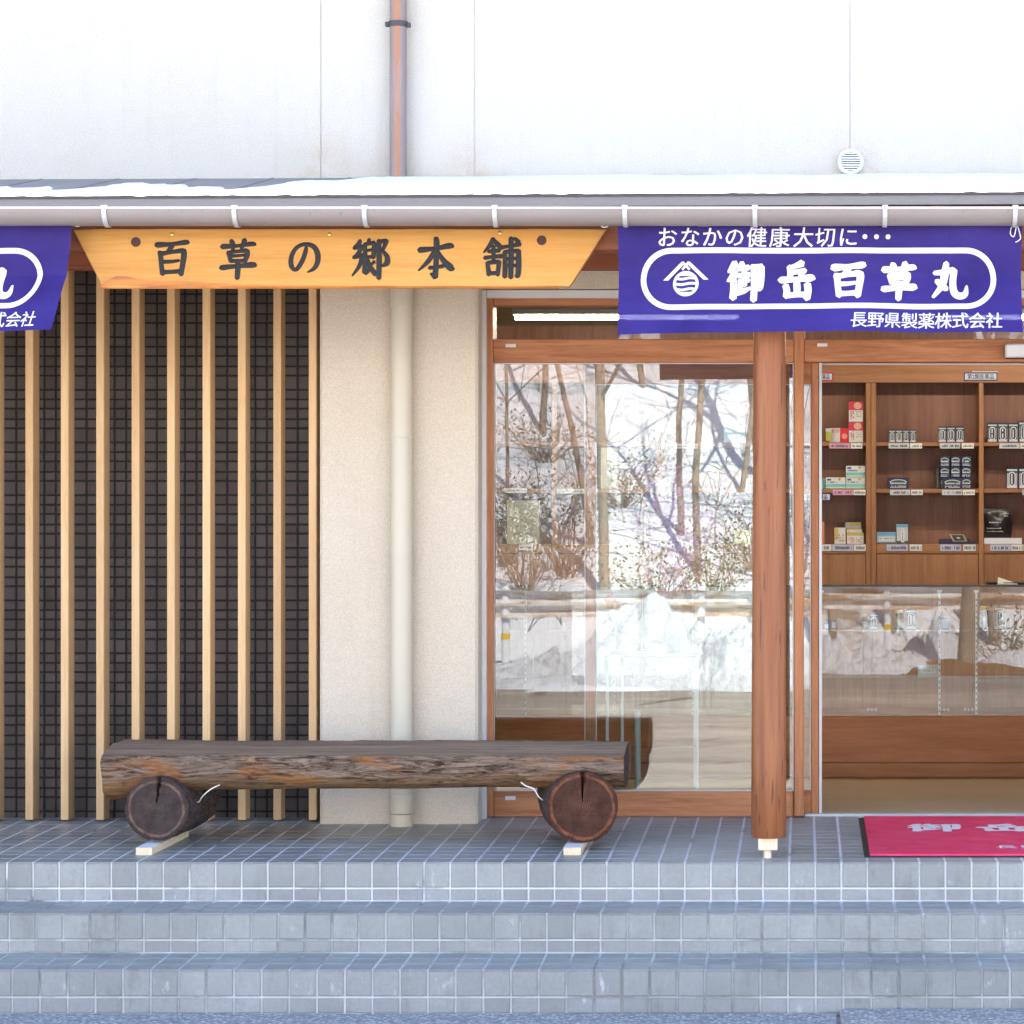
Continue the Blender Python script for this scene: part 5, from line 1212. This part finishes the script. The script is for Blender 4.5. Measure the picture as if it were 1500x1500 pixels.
# bottles and boxes inside the showcase
zs1 = px(0, 923.2, YC + 0.03)[2]; zs2 = px(0, 991.0, YC + 0.03)[2]; YJ = YC + 0.09
def jar(x0, x1, y0, lab):
    a = px(x0, 922.6, YJ); b = px(x1, y0, YJ); r_ = (b[0] - a[0]) / 2; h = b[2] - zs1; xc_ = (a[0] + b[0]) / 2; yc_ = YJ + r_
    r = tag(empty('bottle', (xc_, yc_, zs1)), lab, 'bottle')
    smooth(MB().lathe([(r_ * .9, 0), (r_, h * .03), (r_, h * .66), (r_ * .72, h * .77), (r_ * .66, h * .86)], (xc_, yc_, zs1 + .0003), 20).build('glass_body', plain('amber_glass', (0.03, 0.022, 0.012), 0.12, 0.6), r), 40)
    smooth(MB().lathe([(r_ * .78, h * .845), (r_ * .78, h * .985), (r_ * .7, h)], (xc_, yc_, zs1), 20).build('cap', flat((0.55, 0.42, 0.04)), r), 40)
    m = MB(); N = 9; R_ = r_ * 1.012
    for z_ in (h * .1, h * .58):
        for k in range(N): t = -math.pi * .5 + (k / (N - 1) - .5) * 2.1; m.v.append((xc_ + R_ * math.cos(t), yc_ + R_ * math.sin(t), zs1 + z_))
    m.f = [(k, k + 1, N + k + 1, N + k) for k in range(N - 1)]; m.mi = [0] * len(m.f); m.build('paper_label', flat((0.2, 0.2, 0.19)), r)
    m = MB(); u = h * .16
    while u < h * .52: q = random.uniform(.003, .006); m.add([(xc_ - .006, yc_ - R_ * 1.02, zs1 + u), (xc_ + .006, yc_ - R_ * 1.02, zs1 + u), (xc_ + .006, yc_ - R_ * 1.02, zs1 + u + q), (xc_ - .006, yc_ - R_ * 1.02, zs1 + u + q)], [(0, 1, 2, 3)]); u += q + .0018
    m.build('label_print', flat((0.62, 0.62, 0.6)), r)
jar(1260.7, 1273, 900, 'smallest amber bottle with yellow cap in the showcase')
jar(1310, 1324, 894, 'middle amber bottle with yellow cap in the showcase')
jar(1434.5, 1449, 888, 'tallest amber bottle with yellow cap in the showcase')
for (a, b, y0, lab) in ((1274, 1286.7, 898.5, 'smallest dark tin beside the smallest bottle in the showcase'), (1327, 1342.5, 892, 'middle sized tin beside the middle bottle in the showcase'), (1456.3, 1473, 887.5, 'largest tin beside the tallest bottle in the showcase')):
    tin(a, y0, b, 922.4, YJ, lab)
for (a, b, y0, lab) in ((1206, 1215.5, 911, 'left of two small blue boxes at the door end of the showcase'), (1216.5, 1226, 908, 'right of two small blue boxes at the door end of the showcase'), (1377, 1391.5, 904, 'blue box beside the slotted upright in the showcase')):
    r = body_box('blue_box', a, y0, b, 922.4, YJ, 0.03, (0.10, 0.13, 0.26), lab, 'box'); m = MB(); quad(m, a + 2, y0 + 3, b - 2, 920, YJ - .001); m.build('pale_panel', flat((0.4, 0.45, 0.55)), r)
r = body_box('light_blue_box', 1344.3, 974.5, 1376.3, 990.4, YJ, 0.06, (0.38, 0.52, 0.52), 'light blue box lying on the lower glass shelf of the showcase', 'box'); m = MB(); quad(m, 1349, 981, 1370, 985.5, YJ - .001); m.build('pale_panel', flat((0.62, 0.64, 0.58)), r)
m = MB(); scribble(m, 1351, 982, 1368, 984.5, YJ - .0015, 1); m.build('label_print', flat((0.08, 0.09, 0.09)), r)
zct = cz(857.0)
m = MB(); a = [px(1461, 855.5, YC + .1), px(1491, 855.5, YC + .1), px(1486, 853.5, YC + .3), px(1462, 848.5, YC + .3)]
m.add([(a[0][0], a[0][1], zct + .001), (a[1][0], a[1][1], zct + .001), (a[2][0], a[2][1], zct + .004), (a[3][0], a[3][1], zct + .03)] + [(a[0][0], a[0][1], zct + .004), (a[1][0], a[1][1], zct + .003), (a[2][0], a[2][1], zct + .008), (a[3][0], a[3][1], zct + .036)], [(4, 5, 6, 7), (0, 3, 2, 1), (0, 1, 5, 4), (1, 2, 6, 5), (2, 3, 7, 6), (3, 0, 4, 7)])
tag(m.build('paper_leaflet', flat((0.66, 0.68, 0.55)), loc=px(1476, 856, YC + .15)), 'curled pale leaflet lying on the glass counter top', 'leaflet')
tag(MB().rbox(px(1448, 0, YC + .2)[0], px(1560, 0, YC + .2)[0], YC + .18, YC + .42, zct + .0003, zct + .0095, .002).build('black_tray', M['black'], loc=(px(1500, 0, YC + .2)[0], YC + .3, zct)), 'flat black tray on the counter behind the leaflet', 'tray')

# ------------------------------------------------------------------ metal stand with artificial blossoms behind the left pane
YSt = 2.35; ds = tag(empty('display_stand', px(952, 1160, YSt)[:2] + (IF,)), 'thin metal display stand with glass tops behind the fixed pane', 'stand')
for q, w_ in ((889.5, 4.5), (904, 4), (1013.5, 4.5), (1021, 4)):
    x_ = px(q, 0, YSt)[0]; yy_ = YSt + (0.0 if q in (889.5, 1021) else 0.35)
    MB().rbox(x_ - .007, x_ + .007, yy_, yy_ + .014, IF + .0005, px(0, 963, YSt)[2], .002).build('leg', M['white'], ds)
x0_, x1_ = px(888, 0, YSt)[0], px(1023, 0, YSt)[0]; zt = px(0, 963, YSt)[2]
MB().rbox(x0_ - .01, x1_ + .01, YSt - .01, YSt + .38, zt + .0005, zt + .014, .003).build('top', flat((0.55, 0.52, 0.45)), ds)
MB().box(x0_ + .02, x1_ - .02, YSt + .02, YSt + .34, IF + .22, IF + .228).build('glass_shelf', M['case_glass'], ds)
px_, py_ = px(934, 0, 2.0)[0], 2.0
rp = tag(empty('grey_pole', (px_, py_, IF)), 'slim grey pole stand on the shop floor before the counter', 'pole')
smooth(MB().lathe([(0.014, 0.02), (0.014, 0.42)], (px_, py_, IF), 16).build('tube', plain('grey_pole', (0.5, 0.5, 0.48), 0.4), rp), 40); smooth(MB().lathe([(0.09, 0.0005), (0.09, 0.012), (0.02, 0.022)], (px_, py_, IF), 24).build('foot', M['alu'], rp), 40)
fl = tag(empty('blossom_arrangement', (px(985, 0, YSt)[0], YSt + .2, zt + .0145)), 'vase of pink artificial blossoms on the display stand behind the glass', 'flowers')
fx, fy, fzz = fl.location
smooth(MB().lathe([(0.035, 0), (0.06, 0.05), (0.055, 0.12), (0.03, 0.17), (0.035, 0.19)], (fx, fy, fzz + .0003), 20).build('vase', flat((0.5, 0.45, 0.4)), fl), 50)
stm = MB(); ptl = MB()
for k in range(16):
    t = random.uniform(-0.55, 0.75) * (1 if k else 0); l = random.uniform(.45, .78); P = [(fx, fy, fzz + .12)]
    for q in range(1, 6): P.append((fx + t * l * (q / 5) ** 1.3 * 0.55 + random.uniform(-.01, .01), fy + random.uniform(-.02, .02), fzz + .12 + l * q / 5 * (1 - .25 * abs(t))))
    stm.tube(P, 0.002, 5)
    for q in range(2, 6):
        for _ in range(18 if q > 2 else 6):
            c = Vector(P[q]) + Vector((random.gauss(0, .035), random.gauss(0, .03), random.gauss(0, .035))); a_ = Vector((random.uniform(-1, 1), random.uniform(-1, 1), random.uniform(-1, 1))).normalized(); b_ = a_.orthogonal().normalized(); s2 = random.uniform(.008, .016)
            ptl.add([c + a_ * s2, c + b_ * s2, c - a_ * s2 * .6, c - b_ * s2], [(0, 1, 2, 3)])
stm.build('stems', M['treebark'], fl); tag(ptl.build('blossoms', M['pink'], fl), kind='stuff')

# ------------------------------------------------------------------ fluorescent ceiling lights
def lamp(xa, xb, ytop, Yl, lab):
    a = px(xa, ytop, Yl); b = px(xb, ytop, Yl); r = tag(empty('fluorescent_light', ((a[0] + b[0]) / 2, Yl, a[2])), lab, 'ceiling light', 'fluorescent lights')
    zt_ = a[2]; s_ = sc(Yl)
    MB().rbox(a[0], b[0], Yl, Yl + .12, zt_ - 10 / s_, zt_ - 0.004, .006).build('housing', M['fixture'], r)
    MB().rbox(a[0] + .2, b[0] - .2, Yl + .03, Yl + .09, zt_ - .0035, 2.659, .003).build('mount', M['fixture'], r)
    smooth(MB().tube([(a[0] + 5 / s_, Yl + .035, zt_ - 13.5 / s_), (b[0] - 5 / s_, Yl + .035, zt_ - 13.5 / s_)], 3.6 / s_, 14).build('tube', M['tube'], r), 50)
lamp(749, 1086, 450.5, 3.45, 'lit fluorescent tube light seen through the transom above the fixed door')
lamp(1383, 1720, 450.5, 3.45, 'lit fluorescent tube light above the open doorway, mostly behind the banner')

# ================================================================== the place across the forecourt, seen in the glass
def hz_(X, Y):
    d = -Y + 0.7 * noise.noise((X * .55, 3.0, 1.0)) + 0.35 * noise.noise((X * 1.9, 5.0, 1.0)) if Y > -20 else -Y
    t = max(0.0, d - 24.2); h = 0.62 * t - 0.004 * t * t if t < 40 else 18.4
    n_ = noise.noise((X * .12, Y * .12, 0)) * 1.1 * min(1, t / 6) + noise.noise((X * .5, Y * .5, 4)) * 0.32 * min(1, t / 2) + noise.noise((X * 1.7, Y * 1.7, 8)) * 0.07
    base = 0.12 * min(1.0, max(0.0, (d - 17.2) / 1.2))
    return GZ - 0.08 + base + 0.1 * (d > 17.6) * abs(noise.noise((X * .9, Y * .9, 2))) + h + n_
m = MB(); nx, ny = 190, 150; XS = [-70 + 140 * i / nx for i in range(nx + 1)]
XS = sorted([70 * math.copysign(abs(u) ** 1.9, u) - 1.0 for u in [(-1 + 2 * i / nx) for i in range(nx + 1)]])
YS_ = [-16.6 - 60 * (j / ny) ** 1.55 for j in range(ny + 1)]
for Y in YS_:
    for X in XS: m.v.append((X, Y, hz_(X, Y)))
for j in range(ny):
    for i in range(nx): m.f.append((j * (nx + 1) + i, (j + 1) * (nx + 1) + i, (j + 1) * (nx + 1) + i + 1, j * (nx + 1) + i + 1))
m.mi = [0] * len(m.f); m.sm = True
tag(m.build('hill', M['hill']), 'snow covered hillside across the forecourt', kind='structure')
def heap(cx, cy, rx, ry, h, seed, name='snow_heap', label=None, ex=2.4):
    m = MB(); N = 70; 
    for j in range(N + 1):
        for i in range(N + 1):
            u, v = -1 + 2 * i / N, -1 + 2 * j / N; q = math.sqrt(u * u + v * v)
            e = max(0.0, 1 - q ** ex)
            n_ = noise.noise((u * 2.0 + seed, v * 2.0, 0)) * .45 + noise.noise((u * 5.5 + seed, v * 5.5, 3)) * .34 + abs(noise.noise((u * 9 + seed, v * 9, 6))) * .22
            z = h * e * (0.75 + n_) - 0.12 * (q > .97)
            m.v.append((cx + u * rx, cy + v * ry, GZ - .04 + z + 0.05 * noise.noise((u * 26, v * 26, seed))))
    for j in range(N):
        for i in range(N): m.f.append((j * (N + 1) + i, j * (N + 1) + i + 1, (j + 1) * (N + 1) + i + 1, (j + 1) * (N + 1) + i))
    m.mi = [0] * len(m.f); m.sm = True
    return tag(m.build(name, M['snow'], loc=(cx, cy, GZ)), label, 'snow heap', 'snow heaps ploughed off the forecourt')
def RX_(p, d, mirror=1.37): return (p - VX) * (CAMD + 2 * mirror + d) / FPX
heap(RX_(985, 19), -19.2, 1.75, 1.5, 1.0, 1.0, label='tallest snow heap mirrored in the fixed pane')
heap(RX_(800, 18.5), -18.9, 1.5, 1.0, 0.45, 2.0, label='low snow heap before the guard rail in the mirrored view')
heap(RX_(1100, 18.5), -18.6, 1.0, 1.2, 0.75, 3.0, label='snow heap behind the porch post in the mirrored view')
heap(RX_(1290, 20, 3.32), -18.3, 0.85, .9, 0.42, 4.0, ex=1.5, label='rounded snow heap mirrored in the showcase glass')
heap(RX_(1370, 20, 3.32), -19.6, 0.6, .8, 0.75, 5.0, ex=1.4, label='upright snow lump mirrored in the showcase glass')
heap(RX_(1215, 19, 3.32), -18.6, 0.5, .7, 0.5, 6.0, ex=1.5, label='small snow heap at the door end of the showcase reflection')
heap(RX_(1500, 19, 3.32), -18.6, .9, .8, 0.35, 7.0, ex=1.5, label='low snow patch right of the mirrored tree')
heap(-9, -19.5, 3, 1.5, 1.3, 8.0, label='long snow bank far to the left across the forecourt')
heap(8, -19.5, 3, 1.6, 1.4, 9.0, label='long snow bank far to the right across the forecourt')
# earth at the foot of the roadside tree
m = MB(); N = 40; ex, ey = RX_(1418, 17.6, 3.32), -18.0
for j in range(N + 1):
    for i in range(N + 1):
        u, v = -1 + 2 * i / N, -1 + 2 * j / N; q = math.hypot(u, v)
        m.v.append((ex + u * 1.3, ey + v * 1.0, GZ - .05 + max(0, 1 - q * q) * .2 * (0.9 + .6 * noise.noise((u * 3, v * 3, 1))) + .03 * noise.noise((u * 14, v * 14, 2))))
for j in range(N):
    for i in range(N): m.f.append((j * (N + 1) + i, j * (N + 1) + i + 1, (j + 1) * (N + 1) + i + 1, (j + 1) * (N + 1) + i))
m.mi = [0] * len(m.f); m.sm = True
tag(m.build('earth_mound', plain('bare_earth', (0.17, 0.10, 0.055), 0.9, 0.1, var=0.5, scale=8, bump=.6), loc=(ex, ey, GZ)), 'mound of bare brown earth round the roadside tree', 'mound')
# guard rail
gr = tag(empty('guard_rail', (RX_(800, 23), -23.3, GZ)), 'weathered steel guard rail on white posts along the far road edge', 'guard rail')
prof = [(0.0, 1.03), (-.03, 1.02), (-.085, .97), (-.085, .925), (-.02, .875), (-.02, .835), (-.085, .785), (-.085, .74), (-.03, .69), (0, .68)]
mm = MB(); mm.add([(-16, -23.2 - q[0] * -1, GZ + q[1]) for q in prof] + [(14, -23.2 - q[0] * -1, GZ + q[1]) for q in prof], [(k, k + 1, len(prof) + k + 1, len(prof) + k) for k in range(len(prof) - 1)])
def m_rail():
    a = NT('rusty_rail'); f = a.noise(a.pos((.3, 1, 2)), 3, 5, .65); return a.fin(a.ramp(f, [(0.46, (0.62, 0.61, 0.58)), (0.56, (0.36, 0.2, 0.11)), (0.7, (0.58, 0.52, 0.42))]), .55, .4)
mm.build('rail', m_rail(), gr)
for k in range(-5, 6):
    xp = RX_(737, 23) + k * 2.6
    smooth(MB().lathe([(0.055, -.1), (0.055, 1.06), (0.03, 1.09)], (xp, -23.3, GZ), 14).build('post', M['white'], gr), 40); smooth(MB().lathe([(0.057, .38), (0.057, .46)], (xp, -23.3, GZ), 14).build('yellow_band', flat((0.75, 0.5, 0.02)), gr), 40)
# bare trees
def branch(mb, p, d, ln, r, depth, rng, bend=0.22):
    P = [p]; rr = [r]; n = 5 if depth else 4; q = p.copy(); dd = d.copy()
    for i in range(n):
        dd = (dd + Vector((rng.uniform(-1, 1), rng.uniform(-1, 1), rng.uniform(-.5, .9))) * bend).normalized(); q = q + dd * ln / n; P.append(q.copy()); rr.append(r * (1 - .62 * (i + 1) / n))
    mb[0 if depth >= 3 else 1].tube(P, rr, 8 if depth >= 3 else 5 if depth == 2 else 4, cap=False)
    if depth == 0: return
    for k in range({4: 7, 3: 5, 2: 4, 1: 3}[depth]):
        t = rng.uniform(.3, 1.0); i = min(n - 1, int(t * n)); b = P[i].lerp(P[i + 1], t * n - i) if t < 1 else P[-1]
        sd_ = Vector((rng.uniform(-1, 1), rng.uniform(-1, 1), rng.uniform(-.1, .9))).normalized()
        branch(mb, b, (dd * .5 + sd_).normalized(), ln * rng.uniform(.38, .62), rr[i] * rng.uniform(.38, .58), depth - 1, rng, bend)
def tree(X, Y, h, r, lean, seed, label, mat='treebark', twigs=True):
    rng = random.Random(seed); z = hz_(X, Y) - .15 if Y < -17 else GZ
    t = tag(empty('bare_tree', (X, Y, z)), label, 'tree', 'bare trees across the forecourt'); mb = [MB(), MB()]; mb[0].sm = mb[1].sm = True
    branch(mb, Vector((X, Y, z)), Vector((lean, 0.0, 1)).normalized(), h, r, 4, rng, .10)
    mb[0].build('trunk', M[mat], t); mb[1].build('crown', M[mat], t); return t
tree(RX_(884, 25), -25.2, 9, 0.082, -.01, 11, 'tallest bare tree mirrored in the middle of the fixed pane')
tree(RX_(868, 26.5), -26.6, 8, 0.048, -.16, 12, 'bare tree leaning left behind the tallest mirrored one')
tree(RX_(998, 27), -27.2, 8, 0.051, .02, 13, 'straight bare tree mirrored right of the pane centre')
tree(RX_(1022, 26), -26.2, 7, 0.058, .05, 14, 'forked bare tree mirrored near the porch post')
tree(RX_(1085, 28.5), -28.6, 8, 0.041, .03, 15, 'thin bare tree mirrored close against the porch post')
tree(RX_(745, 27), -27.0, 7, 0.031, .02, 16, 'slender bare tree mirrored at the left edge of the pane')
tree(RX_(790, 30), -30.5, 9, 0.054, .05, 17, 'bare tree high on the slope in the mirrored view')
tree(RX_(940, 31), -31.5, 9, 0.054, -.04, 18, 'bare tree highest on the slope in the mirrored view')
tree(RX_(1418, 17.6, 3.32), -18.0, 8, .13, .02, 19, 'roadside bare tree mirrored in the showcase glass')
for i, (X, Y) in enumerate(((-9, -27), (-12, -31), (3.2, -27.5), (5.5, -30), (9, -28), (-6.5, -34), (2.0, -34), (12.5, -33))):
    tree(X, Y, 9, .12, random.uniform(-.08, .08), 30 + i, ['bare tree far left on the slope', 'bare tree furthest left and higher up the slope', 'bare tree on the slope right of the doorway reflection', 'bare tree higher on the slope right of the doorway', 'bare tree far right on the slope', 'bare tree upslope left of the mirrored group', 'bare tree upslope behind the roadside tree', 'bare tree furthest right and high on the slope'][i])
for i, (X, Y, l) in enumerate(((.4, -23.9, 'just right of the porch post reflection'), (1.3, -24.6, 'between the guard rail posts by the doorway reflection'), (2.9, -24.2, 'behind the roadside tree at the guard rail'), (4.4, -24.8, 'second right of the roadside tree'), (6.2, -24.3, 'third right of the roadside tree'), (-.7, -29.5, 'upslope behind the forked tree'), (-2.0, -33, 'near the top of the mirrored slope'))):
    tree(X, Y, 8.5, .07 + .012 * (i % 3), random.uniform(-.06, .06), 80 + i, 'slim tree added for shadows ' + l)  # extra trees added to cast shadows on the mirrored slope
def shrub(X, Y, r, h, mat, seed, label, nleaf=500):
    rng = random.Random(seed); z = hz_(X, Y) - .08; t = tag(empty('shrub', (X, Y, z)), label, 'shrub', 'shrubs on the snowy slope'); tw = MB(); lf = MB()
    for k in range(26):
        P = [Vector((X + rng.uniform(-.1, .1) * r, Y + rng.uniform(-.1, .1) * r, z))]; d = Vector((rng.uniform(-1, 1) * r, rng.uniform(-1, 1) * r, h * rng.uniform(.6, 1.1)))
        for q in range(1, 5): P.append(P[0] + d * q / 4 + Vector((rng.uniform(-.06, .06), rng.uniform(-.06, .06), 0)))
        tw.tube(P, [.012, .009, .007, .005, .002], 4, cap=False)
        for _ in range(nleaf // 26):
            c = P[rng.randint(2, 4)] + Vector((rng.gauss(0, .13), rng.gauss(0, .13), rng.gauss(0, .12))); a_ = Vector((rng.uniform(-1, 1), rng.uniform(-1, 1), rng.uniform(-1, 1))).normalized(); b_ = a_.orthogonal().normalized(); s2 = rng.uniform(.016, .036)
            lf.add([c + a_ * s2, c + b_ * s2 * .6, c - a_ * s2, c - b_ * s2 * .6], [(0, 1, 2, 3)])
    tw.build('twigs', M['treebark'], t); tag(lf.build('leaves', M[mat], t), kind='stuff')
for i, (p, d, r, h, mat, lab) in enumerate(((770, 25.4, .7, 1.6, 'leaf_brown', 'brown leafed shrub behind the mirrored guard rail'), (830, 25.8, .8, 1.5, 'leaf_brown', 'brown leafed shrub left of the tallest mirrored tree'), (960, 25.2, .8, 1.0, 'leaf_green', 'green shrub right of the tallest mirrored tree'),
        (1040, 25.4, .7, 1.1, 'leaf_green', 'green shrub below the forked mirrored tree'), (742, 26.5, .5, 1.2, 'leaf_green', 'small green shrub at the left edge of the mirrored slope'), (910, 28, .7, .9, 'leaf_brown', 'low brown shrub halfway up the mirrored slope'), (1100, 26.5, .7, 1.0, 'leaf_brown', 'low brown shrub behind the porch post reflection'), (800, 29.5, .8, .8, 'leaf_brown', 'low brown shrub high on the mirrored slope'))):
    shrub(RX_(p, d), -d, r, h, mat, 50 + i, lab)
shrub(2.6, -19.4, .9, 1.0, 'leaf_brown', 70, 'dry yellowish shrub beside the roadside tree')
shrub(1.5, -25.5, .9, 1.3, 'leaf_brown', 71, 'dry shrub behind the roadside tree')

# leafless brush scattered over the slope, too much of it to count
rng = random.Random(99); ub = MB()
for k in range(260):
    d = 24.6 + 11 * rng.random() ** 1.2; X = rng.uniform(-7.5, 4.5) * (d / 26); z = hz_(X, -d) - .05; h = rng.uniform(.3, 1.5) * (1 if rng.random() < .7 else 1.8)
    p = Vector((X, -d, z)); dr = Vector((rng.uniform(-.5, .5), rng.uniform(-.3, .3), 1)).normalized(); P = [p]
    for q in range(3): dr = (dr + Vector((rng.uniform(-.3, .3), rng.uniform(-.3, .3), 0))).normalized(); P.append(P[-1] + dr * h / 3)
    r = rng.uniform(.005, .013); ub.tube(P, [r, r * .8, r * .6, r * .3], 3, cap=False)
    for q in range(rng.randint(2, 6)):
        b = P[rng.randint(1, 3)]; e = b + Vector((rng.uniform(-1, 1), rng.uniform(-.6, .6), rng.uniform(0, .8))).normalized() * h * rng.uniform(.2, .5); ub.tube([b, (b + e) / 2 + Vector((0, 0, .03)), e], [r * .6, r * .45, r * .25], 3, cap=False)
tag(ub.build('undergrowth', M['treebark']), 'leafless brush and saplings on the snowy slope', 'undergrowth', kind='stuff')
for o in list(bpy.data.objects):
    if o.name.split('.')[0] in ('label_print', 'fine_print', 'red_print', 'card_print', 'slots', 'blue_print'): o['kind'] = 'stuff'
